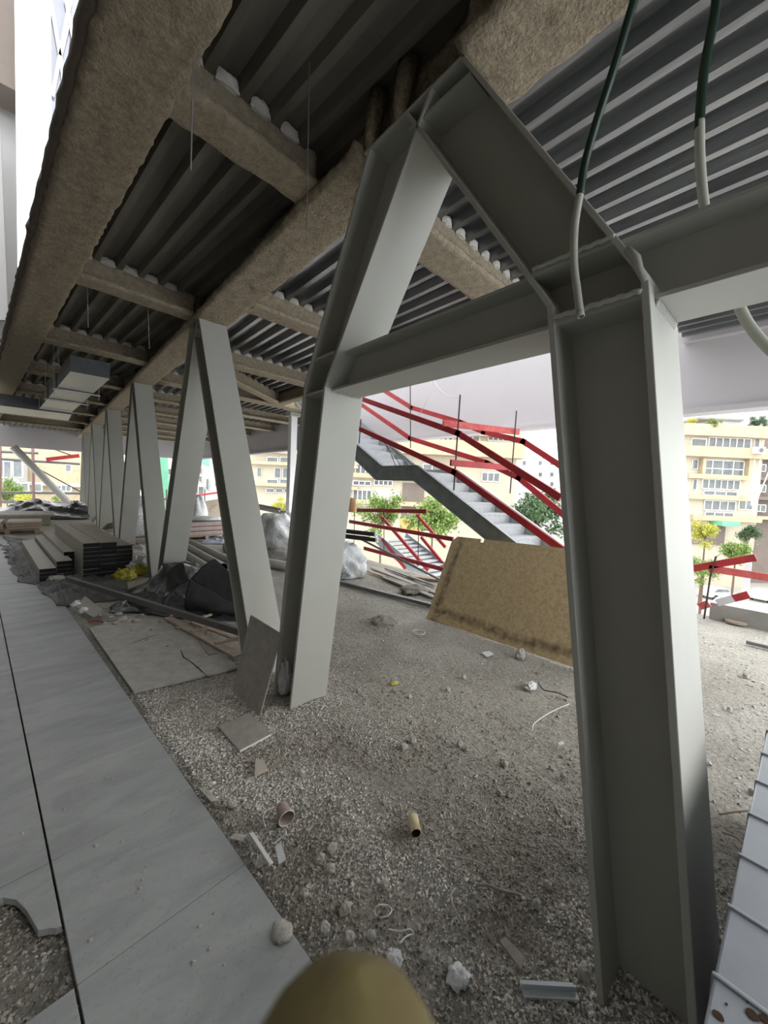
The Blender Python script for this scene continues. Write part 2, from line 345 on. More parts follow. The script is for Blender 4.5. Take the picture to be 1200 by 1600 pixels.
# ---- unseen walls and a canopy, added to keep light off the steel and walkway
f = MB(); f.plate([L2W(-1.5, -4, 0), L2W(-1.5, 25.5, 0), L2W(-1.5, 25.5, 7.5), L2W(-1.5, -4, 7.5)], LM@V((-.2, 0, 0)))
o = f.build('wall_left', mat('walkway_shade_wall', (.16, .145, .12), .9)); tag(o, kind='structure')  # unseen dark wall beside the walkway, added to shade the steel faces
f = MB(); f.plate([L2W(-1.6, -4, 3.95), L2W(-.02, -4, 3.95), L2W(-.02, 8.5, 3.95), L2W(-1.6, 8.5, 3.95)], (0, 0, .15))
o = f.build('ceiling', M_conc); tag(o, kind='structure')  # unseen canopy slab, added to cut the light coming down the shaft
f = MB(); f.box(-1.6, .75, -2.9, -2.7, -.1, 4.1)
o = f.build('shade_wall_back', mat('back_shade_wall', (.16, .145, .12), .9)); tag(o, kind='structure')  # unseen wall behind the camera, added to darken the column webs
# ---- white fascias
f = MB(); f.box(6.6, 6.75, -1.3, 24.6, 2.97, 3.98); f.box(6.6, 6.75, 1.0, 11, 3.98, 6.2); f.box(6.52, 6.8, -1.3, 24.6, 2.90, 2.97); f.box(6.5, 6.6, -1.3, 1.35, 3.86, 3.98)
o = f.build('wall_right', M_white); tag(o, kind='structure')
f = MB(); f.plate([(-4, 26.6, 2.92), (6.75, 24.4, 2.92), (6.75, 24.4, 4.1), (-4, 26.6, 4.1)], (.05, .2, 0))
o = f.build('wall_far', M_white); tag(o, kind='structure')
# ---- upper storey seen past the slab edge, top left
fl = MB()
a = YT(26, 300, 9); b = YT(79, 60, 9)
fl.box(a.x, b.x, 9, 13, 4.15, 18)
o = fl.build('wall_left', M_clad); tag(o, kind='structure')
fl = MB(); c = YT(-60, 300, 10.2); fl.box(c.x, a.x+.02, 10.2, 10.6, 4.15, 18.5); d = YT(12, 400, 9.6)
fl.plate([YT(0, 200, 9.7), YT(13, 500, 9.7), YT(-30, 500, 9.7), YT(-30, 200, 9.7)], (0, .1, 0))
o = fl.build('wall_left', M_wht2); tag(o, kind='structure')
fl = MB(); p = YT(0, 135, 9.6); q = YT(24, 0, 9.6); fl.box(c.x, q.x, 9.4, 10.0, YT(15, 150, 9.6).z, YT(15, 150, 9.6).z+5)
o = fl.build('trim_1', M_brown); tag(o, kind='structure')
wn = MB(); x0 = YT(80, 60, 9.3).x; x1 = YT(140, 60, 9.3).x; z0 = YT(90, 260, 9.3).z
wn.box(x0, x1+.6, 9.5, 9.55, z0-1.5, 18)
o = wn.build('window_1', M_glass2); tag(o, kind='structure')
wf = MB()
def wl(p0, p1, wd=.05): wf.bar(YT(*p0, 9.45), YT(*p1, 9.45), wd, .05, side=(0, 1, 0))
wl((79, 0), (94, 88)); wl((94, 88), (101, 140)); wl((94, 88), (106, 40)); wl((103, 0), (118, 80)); wl((82, 150), (110, 0), .03)
fo = wf.build('diagonal_bars', M_frame, o);  # white diagonal bars laid across the glass

# ================================================================ STEELWORK
WX0, WX1 = 1.40, 1.72; WC = 1.56
def hmember(t, nearl, farl, th=.022, x0=WX0, x1=WX1, wth=.014):
    """nearl / farl: polylines (y,z) of the two outer flange faces; web between them"""
    def flange(pl, sgn):
        q = MB()
        outp = pl; inp = []
        for i, (y, z) in enumerate(pl): inp.append((y+sgn*th*1.05, z))
        q.yz(list(outp)+inp[::-1], x0, x1) if len(pl) == 2 else [q.yz([outp[i], outp[i+1], inp[i+1], inp[i]], x0, x1) for i in range(len(pl)-1)]
        return q.build('flange', M_paint, t, bevel=.003)
    flange(nearl, 1); flange(farl, -1)
    q = MB()
    n_ = [(y+th, z) for y, z in nearl]; f_ = [(y-th, z) for y, z in farl]
    for i in range(len(nearl)-1):
        q.yz([n_[i], f_[i], f_[i+1], n_[i+1]], WC-wth/2, WC+wth/2)
    q.build('web', M_paint, t)
# leaning H columns of the opening next to the camera
tL = thing('steel_column', 'pale grey H-section column with bend, left side of the nearest opening', 'column', (WC, 2.68, -.05))
hmember(tL, [(2.54, -.06), (2.205, 2.36), (1.36, 3.62)], [(2.83, -.06), (2.49, 2.40), (1.845, 3.62)])
q = MB()
for z, ya, yb in ((2.34, 2.21, 2.50), (2.565, 2.10, 2.42)): q.box(WX0+.008, WX1-.01, ya+.02, yb-.015, z-.008, z+.008)
q.build('stiffener_plate', M_paint, tL)
tR = thing('steel_column', 'pale grey H-section column, largest and nearest on the right', 'column', (WC, .22, -.05))
hmember(tR, [(.08, -.06), (.395, 2.40), (1.17, 3.62)], [(.36, -.06), (.715, 2.40), (1.545, 3.62)], x1=1.76)
q = MB()
for z, ya, yb in ((2.34, .39, .70), (2.545, .48, .80)): q.box(WX0+.008, WX1-.01, ya+.015, yb-.015, z-.009, z+.009)
q.build('stiffener_plate', M_paint, tR)
q = MB(); q.box(WX0+.01, WX1-.01, 1.14, 1.52, 3.525, 3.541); q.build('stiffener_plate', M_paint, tR)
q = MB(); q.tube([(WX0-.002, y, 2.34+.012+.003*math.sin(y*150)) for y in fr(.41, .69, .01)], .009, 6); q.tube([(WX0-.002, y, 2.545+.012+.003*math.sin(y*150)) for y in fr(.5, .78, .01)], .008, 6)
q.tube([(WX0+.002, .40, 2.38), (WX0-.004, .42, 2.42), (WX0-.004, .43, 2.46), (WX0+.004, .46, 2.50)], .012, 6)
q.build('weld_bead', M_paint, tR, smooth=True)
tT = thing('steel_tie_beam', 'grey horizontal I-beam joining the two nearest columns and running off right', 'beam', (WC, 0, 2.34))
for ya, yb in ((.70, 2.23), (-1.3, .40)):
    q = MB(); q.box(1.455, 1.70, ya, yb, 2.34, 2.355); q.build('flange', M_paint, tT, bevel=.002)
    q = MB(); q.box(1.455, 1.70, ya+.02, yb-.03 if yb > 1 else yb+.10, 2.555, 2.57); q.build('flange', M_paint, tT, bevel=.002)
    q = MB(); q.box(WC-.006, WC+.006, ya, yb if yb > 1 else yb+.07, 2.354, 2.556); q.build('web', M_paint, tT)
q = MB()
for yy in (2.222, .392):
    for k in range(16):
        x = 1.46+k*.0155
        q.tube([(x, yy-.014, 2.338), (x+.012, yy-.002, 2.318)], .0065, 6)
q.build('weld_bead', M_paint, tT, smooth=True)
# W-pattern braces receding along the truss
names = ['second', 'third', 'fourth', 'fifth', 'sixth']
for k in range(5):
    a = 5.2+4.3*k
    for nm, (n0, n1, d_) in {'near': (a-2.05, a-.2, .29), 'far': (a+1.67, a-.10, .29)}.items():
        lab = f'grey H-section brace, {"near" if nm=="near" else "far"} leg of the {names[k]} A-shaped pair'
        t = thing('steel_brace', lab, 'brace', (WC, n0, 0), 'slanted steel braces along the truss')
        hmember(t, [(n0, -.05), (n1, 3.62)], [(n0+d_, -.05), (n1+d_, 3.62)])
        if nm == 'near':
            q = MB(); q.box(WX0+.01, WX1-.01, n1+.02, n1+d_-.02, 3.5, 3.512); q.build('stiffener_plate', M_paint, t)
# post of the second line
t = thing('steel_post', 'slim white steel post far behind the left column', 'post', (5.0, 9.6, 0)); pz = Z(458, 648, 3.6)
q = MB(); q.box(pz.x-.09, pz.x+.09, pz.y-.09, pz.y+.09, -.05, 3.55); q.build('shaft', M_frame, t, bevel=.01)
q = MB(); q.box(pz.x-.15, pz.x+.15, pz.y-.15, pz.y+.15, 3.55, 3.65); q.build('cap_plate', M_paint, t)

# ---- spray-coated girders
def rough_beam(parent, A, B, width, zb, zt, steps, amp=.014, ft=.055, wt=.06, fname='flange', seed=0, M=M_fire, gap=None):
    """I-beam in thick sprayed coating from A to B (horizontal)."""
    A = V(A); B = V(B); d = (B-A); L = d.length; d.normalize(); sd = V((d.y, -d.x, 0))
    def sweep(prof, name, steps=steps):
        P = []
        for i in range(len(prof)):
            a_, b_ = prof[i], prof[(i+1) % len(prof)]; n = max(1, int(math.hypot(b_[0]-a_[0], b_[1]-a_[1])/.03))
            P += [(a_[0]+(b_[0]-a_[0])*k/n, a_[1]+(b_[1]-a_[1])*k/n) for k in range(n)]
        cx = sum(p[0] for p in prof)/len(prof); cz = sum(p[1] for p in prof)/len(prof)
        q = MB(); vs = []
        for s in steps:
            for (u, z) in P:
                p = A+d*(s*L)+sd*u+V((0, 0, z))
                nv = V((u-cx, 0, z-cz)); nv = nv.normalized() if nv.length > 0 else nv
                k = amp*(nse(p+V((seed, 0, 0)), 7)+.7*nse(p, 19)+.45*nse(p, 42))
                p = p+sd*(nv.x*k)+V((0, 0, nv.z*k)); vs.append(p)
        n = len(P)
        fs = [(i*n+k, i*n+(k+1) % n, (i+1)*n+(k+1) % n, (i+1)*n+k) for i in range(len(steps)-1) for k in range(n)]
        fs += [tuple(range(n))[::-1], tuple((len(steps)-1)*n+k for k in range(n))]
        q.add(vs, fs); return q.build(name, M, parent, smooth=True)
    h = width/2
    sweep([(-h+.02, zb), (h-.02, zb), (h, zb+.02), (h, zb+ft-.01), (wt/2+.03, zb+ft), (-wt/2-.03, zb+ft), (-h, zb+ft-.01), (-h, zb+.02)], fname, [q_ for q_ in steps if not gap or q_*L <= gap[0]])
    if gap: sweep([(-h+.02, zb), (h-.02, zb), (h, zb+.02), (h, zb+ft-.01), (wt/2+.03, zb+ft), (-wt/2-.03, zb+ft), (-h, zb+ft-.01), (-h, zb+.02)], fname, [q_ for q_ in steps if q_*L >= gap[1]])
    sweep([(-wt/2, zb+ft-.01), (wt/2, zb+ft-.01), (wt/2, zt+.02), (-wt/2, zt+.02)], 'web')
def nsteps(L, near, dense=.035, coarse=.25):
    s = [0.0]; x = 0
    while x < L:
        dd = abs(x-near); x += dense if dd < 3 else (.08 if dd < 7 else coarse); s.append(min(1, x/L))
    return s
t = thing('coated_girder', 'long spray-coated girder on top of the row of braces', 'beam', (1.55, 0, 3.6))
rough_beam(t, (1.55, -1.3, 0), (1.55, 25.2, 0), .40, 3.62, 3.93, nsteps(26.5, 2.8), amp=.016, gap=(2.49, 3.17))
q = MB(); q.box(WX0, WX1, 1.18, 1.88, 3.62, 3.635); q.build('bearing_plate', M_paint, t, bevel=.002)
for yy in (1.13, 1.60, 1.84, 5.2, 9.5, 13.8):
    q = MB(); q.tube([(1.425, yy, 3.63), (1.43, yy+.01, 3.72), (1.46, yy, 3.95)], [.034, .042, .055], 10); q.build('stiffener', M_fire, t, smooth=True)
t = thing('coated_girder', 'broad spray-coated girder at the top left beside the open slab edge', 'beam', tuple(L2W(.54, 0, 3.6)))
rough_beam(t, L2W(.56, -1.3), L2W(.56, 25.6), .37, 3.62, 3.93, nsteps(26.9, 2.3), amp=.014, ft=.09)
q = MB(); vs = []; ST = fr(-1.3, 25.5, .1)
for s_ in ST:
    for (u, z) in ((.40, 3.645), (.345, 3.655), (.335, 3.70), (.36, 3.80), (.385, 3.93)):
        p = L2W(u, s_, z); k = .012*(nse(p, 9)+nse(p, 25)); vs.append(p+V((k, k*.2, k*.5)))
n = 5; q.add(vs, [(i*n+k, i*n+(k+1) % n, (i+1)*n+(k+1) % n, (i+1)*n+k) for i in range(len(ST)-1) for k in range(n)])
q.build('edge_upstand', mat('stained_edge', (.17, .135, .11), .95, 0, .4, 8, .8, 40), t, smooth=True)
def plug(t, c, w_=.10, h=.075, dirv=(0, -1, 0)):
    q = MB(); d = V(dirv); sd = V((-d.y, d.x, 0)); c = V(c); rr = random.random()*9
    vs = []; N1, N2 = 7, 5
    for j in range(N2+1):
        for i in range(N1+1):
            u = i/N1*2-1; v_ = j/N2*2-1
            bul = max(0, 1-u*u*.9)*max(0, 1-v_*v_*.8)*.7
            hw = w_/2*(1-.25*(-v_*.5+.5)*-1)
            p = c+sd*(u*hw)+V((0, 0, v_*h/2))+d*(.012+.045*bul)
            k = .008*nse(p+V((rr, 0, 0)), 40); vs.append(p+d*k+V((0, 0, k)))
    n = N1+1; q.add(vs, [(j*n+i, j*n+i+1, (j+1)*n+i+1, (j+1)*n+i) for j in range(N2) for i in range(N1)])
    b0 = [c+sd*(i*w_/2)+V((0, 0, k*h/2))+d*-.02 for i, k in ((-1, -1), (1, -1), (1, 1), (-1, 1))]; b1 = [p+d*.03 for p in b0]; q.prism(b0, b1)
    q.build('foam_plug', M_foam, t, smooth=True)
# cross beams of the left bay (perpendicular to the walkway)
ord_ = ['nearest', 'second', 'third', 'fourth', 'fifth', 'sixth', 'seventh', 'eighth', 'ninth', 'tenth']
for k, yl in enumerate([-.35, 2.32, 5.06, 7.75, 10.4, 13.1, 15.8, 18.5, 21.2]):
    if k == 0: lab = 'spray-coated cross beam overhead, hidden mostly behind the camera, left bay'
    else: lab = f'spray-coated cross beam of the left bay, {ord_[k-1]} of those in view'
    xe = (1.40+.093*yl)/.996
    t = thing('coated_cross_beam', lab, 'beam', tuple(L2W(1, yl, 3.66)), 'cross beams of the left bay')
    rough_beam(t, L2W(.7, yl), L2W(xe, yl), .26, 3.665, 3.91, fr(0, 1, .03 if k < 4 else .12), amp=.010, wt=.09, M=M_fire2)
    if 0 < k < 6:
        x = .40
        while x < xe-.1:
            if x > .78: plug(t, L2W(x, yl-.05, 3.925), dirv=LM@V((0, -1, 0)), w_=.11, h=.07)
            x += .2
# cross beams of the right bay
for k, y in enumerate([-.6, 2.2, 4.4, 6.75, 9.1, 11.3, 13.5, 15.7, 17.9, 20.1, 22.3]):
    lab = 'spray-coated cross beam of the right bay behind the camera' if k == 0 else f'spray-coated cross beam of the right bay, {ord_[k-1]} from the camera'
    if k < 4: xe = 4.35
    else: xe = 6.55
    if k == 0: xe = 6.55
    t = thing('coated_cross_beam', lab, 'beam', (2.5, y, 3.66), 'cross beams of the right bay')
    rough_beam(t, (1.74, y, 0), (xe, y+(xe-1.74)*.05, 0), .36 if k == 1 else .28, 3.63 if k == 1 else 3.66, 3.91, fr(0, 1, .02 if k < 3 else .06), amp=.012, wt=.08, M=M_fire2)
    if 0 < k < 6:
        x = 2.0
        while x < min(xe-.1, 4.4):
            if x > 1.85: plug(t, (x-.1, y-.045+(x-1.74)*.05, 3.925), w_=.105, h=.07)
            x += .2
t = thing('coated_edge_beam', 'spray-coated beam along the edge of the stair opening behind the tie beam', 'beam', (4.4, 5, 3.66))
rough_beam(t, (4.42, 1.3, 0), (4.42, 9.1, 0), .22, 3.66, 3.93, fr(0, 1, .02), wt=.07, M=M_fire2)
t = thing('coated_diagonal_beam', 'spray-coated beam running diagonally to the top of the slim white post', 'beam', (4.4, 9, 3.6))
rough_beam(t, (pz.x, pz.y, 0), (2.2, 7.3, 0), .22, 3.66, 3.93, fr(0, 1, .04), wt=.07, M=M_fire2)
# ---- hanger rods
def rod(p0, p1, y, lab, L=False):
    a = YT(*p0, y); b = YT(*p1, y); b.x = a.x+(b.x-a.x)*.6
    t = thing('hanger_rod', lab, 'rod', tuple(b), 'thin ceiling hanger rods')
    a.z = 3.93
    q = MB(); q.tube([a, b], .0035, 6); q.build('rod', M_rod, t)
    mid = a.lerp(b, .62); q = MB(); q.tube([mid, mid+(b-a).normalized()*.05], .006, 6); q.build('coupler', M_rod, t)
rod((303, 88), (297, 265), 2.05, 'thin hanger rod in front of the nearest left-bay cross beam, close to the broad girder')
rod((480, 205), (482, 368), 1.95, 'thin hanger rod hanging in front of the coated girder, nearest the column')
rod((136, 452), (139, 512), 5.4, 'thin hanger rod between second and third cross beams, nearer the broad girder')
rod((230, 482), (236, 545), 5.4, 'thin hanger rod between second and third cross beams, nearer the braces')
rod((90, 556), (94, 585), 8.2, 'short thin hanger rod left of the air duct')

# ---- air duct
t = thing('air_duct', 'rectangular galvanised air duct hanging under the left bay, open elbow to the left', 'duct', (1, 9, 3.2))
dy0 = 7.3
c1 = YT(110, 582, dy0); c2 = YT(172, 590, dy0); c0 = YT(110, 557, dy0)
zb, zt_ = (c1.z+c2.z)/2, c0.z+.02
x0, x1 = c1.x, c2.x
e1 = Z(62, 640, zb); e2 = Z(113, 642, zb)
ly = (e1.y+e2.y)/2
def dbox(mb, P, z0, z1):
    mb.prism([V((p.x, p.y, z0)) for p in P], [V((p.x, p.y, z1)) for p in P])
P0, P1, P2_, P3 = V((x0, dy0, 0)), V((x1, dy0, 0)), V((e2.x, ly, 0)), V((e1.x, ly, 0))
segs = [0, .33, .62, 1]
for i in range(3):
    a0, a1 = P0.lerp(P3, segs[i]), P0.lerp(P3, segs[i+1]); b0, b1 = P1.lerp(P2_, segs[i]), P1.lerp(P2_, segs[i+1])
    q = MB(); ins = (a1-a0)*.0
    q.prism([V((p.x, p.y, zb)) for p in (a0, b0, b1, a1)], [V((p.x, p.y, zt_)) for p in (a0, b0, b1, a1)])
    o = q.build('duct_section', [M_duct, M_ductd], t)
    for pl in o.data.polygons: pl.material_index = 0 if abs(pl.normal.z) > .7 else 1  # underside takes the painted-light colour, sides the painted-shade one
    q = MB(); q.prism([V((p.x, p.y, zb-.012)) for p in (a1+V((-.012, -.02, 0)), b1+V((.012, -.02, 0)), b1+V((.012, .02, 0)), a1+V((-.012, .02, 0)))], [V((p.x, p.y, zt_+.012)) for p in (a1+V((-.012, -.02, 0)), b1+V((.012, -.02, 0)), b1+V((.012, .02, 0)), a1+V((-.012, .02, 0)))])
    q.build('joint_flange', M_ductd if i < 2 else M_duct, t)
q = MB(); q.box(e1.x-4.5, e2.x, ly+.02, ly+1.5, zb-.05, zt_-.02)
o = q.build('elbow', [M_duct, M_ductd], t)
for pl in o.data.polygons: pl.material_index = 0 if abs(pl.normal.z) > .7 else 1  # elbow split into lit underside and shaded sides by colour
for s_ in (.33, .62):
    a1, b1 = P0.lerp(P3, s_), P1.lerp(P2_, s_)
    q = MB(); q.bar((a1.x-.06, a1.y, zb-.032), (b1.x+.10, b1.y, zb-.032), .025, .02)
    for p in (a1+V((-.04, 0, 0)), b1+V((.08, 0, 0))): q.tube([(p.x, p.y, zb-.12), (p.x, p.y, 3.9)], .005, 6)
    q.build('hanger', M_rod, t)

# ---- hoses dropping from above
def smooth_path(P, n=10):
    out = []; P = [V(p) for p in P]
    for i in range(len(P)-1):
        p0, p1, p2, p3 = P[max(i-1, 0)], P[i], P[i+1], P[min(i+2, len(P)-1)]
        for k in range(n):
            s = k/n; out.append(.5*((2*p1)+(-p0+p2)*s+(2*p0-5*p1+4*p2-p3)*s*s+(-p0+3*p1-3*p2+p3)*s**3))
    out.append(P[-1]); return out
t = thing('hose', 'green hose with dusty lower end hanging in front of the near right column', 'hose', (1.3, .5, 2.3))
HP = [XN(1003, -40, 1.3), XN(985, 20, 1.3), XN(958, 110, 1.3), XN(932, 190, 1.3), XN(914, 255, 1.3), XN(906, 305, 1.3)]
q = MB(); q.tube(smooth_path(HP), .0125, 12); q.build('hose_upper', M_hose, t, smooth=True)
HP = [XN(906, 303, 1.3), XN(898, 355, 1.3), XN(897, 410, 1.3), XN(902, 455, 1.3), XN(907, 492, 1.3)]
q = MB(); q.hollow(XN(905.5, 485, 1.3), XN(907.5, 495, 1.3), .0125, .003, 12, 0, 0); q.tube(smooth_path(HP), .012, 12); q.build('hose_end', M_hosew, t, smooth=True)
t = thing('hose', 'green hose passing behind the horizontal tie beam at upper right', 'hose', (1.9, .4, 2.6))
HP = [XN(1122, -40, 1.9), XN(1117, 20, 1.9), XN(1100, 110, 1.9), XN(1093, 190, 1.9), XN(1093, 200, 1.9)]
q = MB(); q.tube(smooth_path(HP), .0165, 12); q.build('hose_upper', M_hose, t, smooth=True)
HP = [XN(1093, 190, 1.9), XN(1094, 250, 1.9), XN(1101, 325, 1.9), XN(1118, 400, 1.9), XN(1150, 468, 1.9), XN(1172, 510, 1.9), XN(1205, 548, 1.9), XN(1240, 575, 1.9)]
q = MB(); q.tube(smooth_path(HP), .0165, 12); q.build('hose_lower', M_hosew, t, smooth=True)

# ================================================================ STAIR AND RAILINGS
SXN, SXF = 5.0, 6.1
SL = .56
t = thing('steel_staircase', 'grey galvanised staircase with half landing rising behind the plywood sheet', 'staircase', (5.5, 3, 0))
y0, y1, zl = 4.72, 5.66, 2.15
yb = y0-zl/SL; yt = y1+(3.86-zl)/SL
for X, sgn, nm in ((SXN, -1, 'near'), (SXF, 1, 'far')):
    top = [(yb, 0), (y0, zl), (y1, zl), (yt, 3.86)]; bot = [(yb+.5, 0), (y0+.07, zl-.27), (y1+.17, zl-.27), (yt+.5, 3.86)]
    q = MB()
    for i in range(3): q.yz([top[i], bot[i], bot[i+1], top[i+1]], X-.006, X+.006)
    for ln in (top, bot):
        for i in range(3):
            (a, b), (c_, d) = ln[i], ln[i+1]; xa, xb = sorted((X, X-sgn*-.055 if sgn > 0 else X-.055))
            q.yz([(a, b), (a, b-.012), (c_, d-.012), (c_, d)], xa, xb)
    q.build('stringer', M_stair, t)
n1 = 12
for k in range(n1):
    z = (k+1)*zl/(n1+1); y = yb+z/SL
    z -= .10; q = MB(); q.box(SXN+.01, SXF-.01, y-.02, y+.30, z-.035, z-.01); q.box(SXN+.01, SXF-.01, y+.285, y+.30, z-.01, z+.14)
    q.build('tread', M_tread, t)
q = MB(); q.box(SXN+.01, SXF-.01, y0+.0, y1+.02, zl-.13, zl-.10); q.build('landing', M_tread, t)
for k in range(10):
    z = zl+(k+1)*.166; y = y1+(z-zl)/SL
    z -= .10; q = MB(); q.box(SXN+.01, SXF-.01, y-.02, y+.30, z-.035, z-.01); q.box(SXN+.01, SXF-.01, y-.03, y-.015, z-.17, z-.01)
    q.build('tread', M_tread, t)

def boards(t, X, polys, w_=.095, th=.04, M=M_red, dx=0):
    for P in polys:
        for a, b in zip(P[:-1], P[1:]):
            q = MB(); A = XN(*a, X+dx); B = XN(*b, X+dx); d = (B-A).normalized()*.05; q.bar(A-d, B+d, th, w_, side=(1, 0, 0)); q.build('rail', M, t, bevel=.004)
def posts(t, X, PP, r=.012):
    for a, b in PP:
        q = MB(); q.tube([XN(*a, X), XN(*b, X)], r, 8); q.build('post', M_rust, t)
t = thing('stair_railing', 'near-side red board railing of the grey staircase, two rails on rebar posts', 'railing', (4.95, 4, 2))
boards(t, 4.94, [[(567, 624), (716, 677), (871, 775)], [(562, 670), (710, 738), (877, 858)]])
posts(t, 4.985, [((719, 617), (709, 766)), ((564, 655), (561, 693))])
t = thing('stair_railing', 'far-side red board railing of the grey staircase against the white fascia', 'railing', (6.2, 4, 2))
boards(t, 6.16, [[(590, 604), (643, 637), (720, 660), (756, 675), (818, 690), (890, 737)], [(560, 629), (641, 685), (761, 723), (811, 747), (890, 812)]])
posts(t, 6.1, [((807, 642), (797, 771)), ((641, 598), (641.5, 700))], .011)
q = MB(); q.bar(XN(692, 661, 4.86), XN(811, 675, 6.25), .04, .10); tag(q.build('red_plank', M_pink, bevel=.004), 'faded pinkish plank with frayed end tied across the stair at the upper rails', 'plank')
q = MB(); q.bar(XN(704, 723, 4.86), XN(797, 731, 6.25), .04, .10); tag(q.build('red_plank', M_red, bevel=.004), 'short red plank tied across the stair at the lower rails', 'plank')
t = thing('wire', 'thin grey wire looping down from the tie beam in front of the fascia', 'wire', (5.5, 4.6, 3.2))
q = MB(); q.tube(smooth_path([XN(x, y, 5.6) for x, y in ((673, 585), (671, 612), (660, 640), (645, 656), (628, 655), (624, 648))]), .005, 5); q.build('strand', M_rod, t)
q = MB(); q.tube(smooth_path([XN(x, y, 5.3) for x, y in ((675, 585), (683, 603), (700, 619), (720, 622))]), .005, 5); q.build('strand', M_rod, t)
for k, (a, b) in enumerate((((600, 690), (622, 719)), ((608, 697), (646, 724)), ((612, 700), (655, 728)), ((604, 696), (632, 718)))):
    q = MB(); A = XN(*a, 5.35+.12*k); B = XN(*b, 5.3+.1*k); B.z = 2.07; A.z = max(A.z, 2.3); q.tube([A, A.lerp(B, .5)+V((.02, 0, .02)), B], .008, 6)
    tag(q.build('rebar_offcut', M_rust), 'loose bent steel bar lying on the half landing of the stair', 'rebar', 'loose bars on the landing')
# barrier along the slab edge, and the flight going down beyond it
EX = 5.82
t = thing('edge_railing', 'low red board barrier along the slab edge left of the plywood sheet', 'railing', (EX, 6, 0))
boards(t, EX, [[(553, 797), (664, 799)], [(548, 815), (705, 842)], [(571, 857), (690, 889)]], .085)
posts(t, EX, [((600, 792), (600, 866)), ((654.5, 801), (653, 885)), ((554, 790), (553, 850))], .009)
t = thing('lower_staircase', 'pale steel flight with red handrails going down beyond the slab edge', 'staircase', (7, 6, -1))
for X in (6.5, 7.5):
    A = XN(590, 842, 6.5); B = XN(700, 935, 6.5); A.x = B.x = X
    q = MB(); q.bar(A, B, .02, .26, side=(1, 0, 0)); q.build('stringer', M_sheet, t)
A = XN(590, 842, 6.5); B = XN(700, 935, 6.5)
for k in range(14):
    p = A.lerp(B, (k+.5)/14); q = MB(); q.box(6.51, 7.49, p.y-.14, p.y+.14, p.z, p.z+.03); q.build('tread', M_tread, t)
for X, PP in ((6.5, (((596, 807), (669, 891)), ((597, 842), (634, 889)))), (7.5, (((651, 804), (696, 855)), ((658, 839), (692, 880))))):
    for a, b in PP:
        q = MB(); q.bar(XN(*a, X), XN(*b, X), .04, .08, side=(1, 0, 0)); q.build('handrail', M_red, t)
# barrier and parapet on the right
t = thing('edge_railing', 'red board barrier on a rebar post at the far right slab edge', 'railing', (7.35, .8, 0))
A = [((1068, 890), (1181, 871))]
for a, b, M in (((1060, 892), (1181, 871), M_red), ((1108, 888), (1230, 907), M_pink), ((1092, 948), (1108, 943), M_pink), ((1120, 942), (1146, 935), M_white), ((1146, 935), (1170, 929), M_red)):
    q = MB(); q.bar(XN(*a, 7.3), XN(*b, 7.3), .035, .10, side=(1, 0, 0)); q.build('rail', M, t, bevel=.003)
q = MB(); q.tube([XN(1119, 869, 7.25), XN(1110, 900, 7.25), XN(1100, 967, 7.25)], .012, 8); q.tube(smooth_path([XN(1118, 872, 7.25), XN(1125, 866, 7.3), XN(1133, 867, 7.3)], 4), .004, 5); q.build('post', M_rust, t)
q = MB(); q.box(7.42, 7.95, -3, .93, -.05, .24); o = q.build('parapet', [M_conc, M_wht2], bevel=.005); tag(o, 'long low concrete parapet with white top at the right slab edge', 'parapet')
for p in o.data.polygons: p.material_index = 1 if p.normal.z > .7 else 0
q = MB(); a = XN(1169, 880, 9.2); b = XN(1165, 950, 9.2); q.bar((a.x, a.y, -1.5), (a.x, a.y, a.z), .09, .09); tag(q.build('white_post', M_wht2), 'white square post standing beyond the parapet on the right', 'post')

# ================================================================ LARGE ITEMS ON THE FLOOR
# plywood sheet leaning towards the stair
pl = [V((3.86, 3.37, .03)), V((3.98, .98, .05)), V((4.42, 1.0, 1.14)), V((4.36, 3.40, 1.12))]
pl[0] = XN(667, 966, 3.86); pl[3] = XN(709, 838, 4.36); br = XN(888, 1040, 3.96); tr = XN(886, 858, 4.40)
eb = (br-pl[0])/(pl[0].y-br.y); et = (tr-pl[3])/(pl[3].y-tr.y); pl[1] = pl[0]+eb*2.42; pl[2] = pl[3]+et*2.42
q = MB(); NXs, NYs = 48, 26
def bil(P, u, v): return (P[0]*(1-u)+P[1]*u)*(1-v)+(P[3]*(1-u)+P[2]*u)*v
nv = (pl[1]-pl[0]).cross(pl[3]-pl[0]).normalized(); nv = nv if nv.x < 0 else -nv
vs = []
for j in range(NYs+1):
    for i in range(NXs+1):
        u, v_ = i/NXs, j/NYs
        # clipped top-left corner
        uu = u
        if v_ > .93 and u < .03: uu = .03*(v_-.93)/.07+u*(1-(v_-.93)/.07)
        vs.append(bil(pl, uu, v_)+nv*(.012*math.sin(u*3)+.003*nse((u*3, v_*3, 1))))
n = NXs+1
q.add(vs, [(j*n+i, j*n+i+1, (j+1)*n+i+1, (j+1)*n+i) for j in range(NYs) for i in range(NXs) if not (j == NYs-1 and 9 <= i <= 9)])
o = q.build('plywood_sheet', M_osb); tag(o, 'large tan plywood sheet with damp stained edges leaning toward the stair', 'board')
md = o.modifiers.new('t', 'SOLIDIFY'); md.thickness = .02; md.offset = 0
at = o.data.attributes.new('stain', 'FLOAT', 'POINT')
for idx in range(len(vs)):
    i, j = idx % n, idx//n; u, v_ = i/NXs, j/NYs
    s1 = math.exp(-((u-.045-.02*v_)/.03)**2)*.95; s2 = math.exp(-((v_-.10-.02*math.sin(u*9))/.07)**2)*(.95 if u > .03 else .3)
    at.data[idx].value = min(1.1, max(s1, s2))
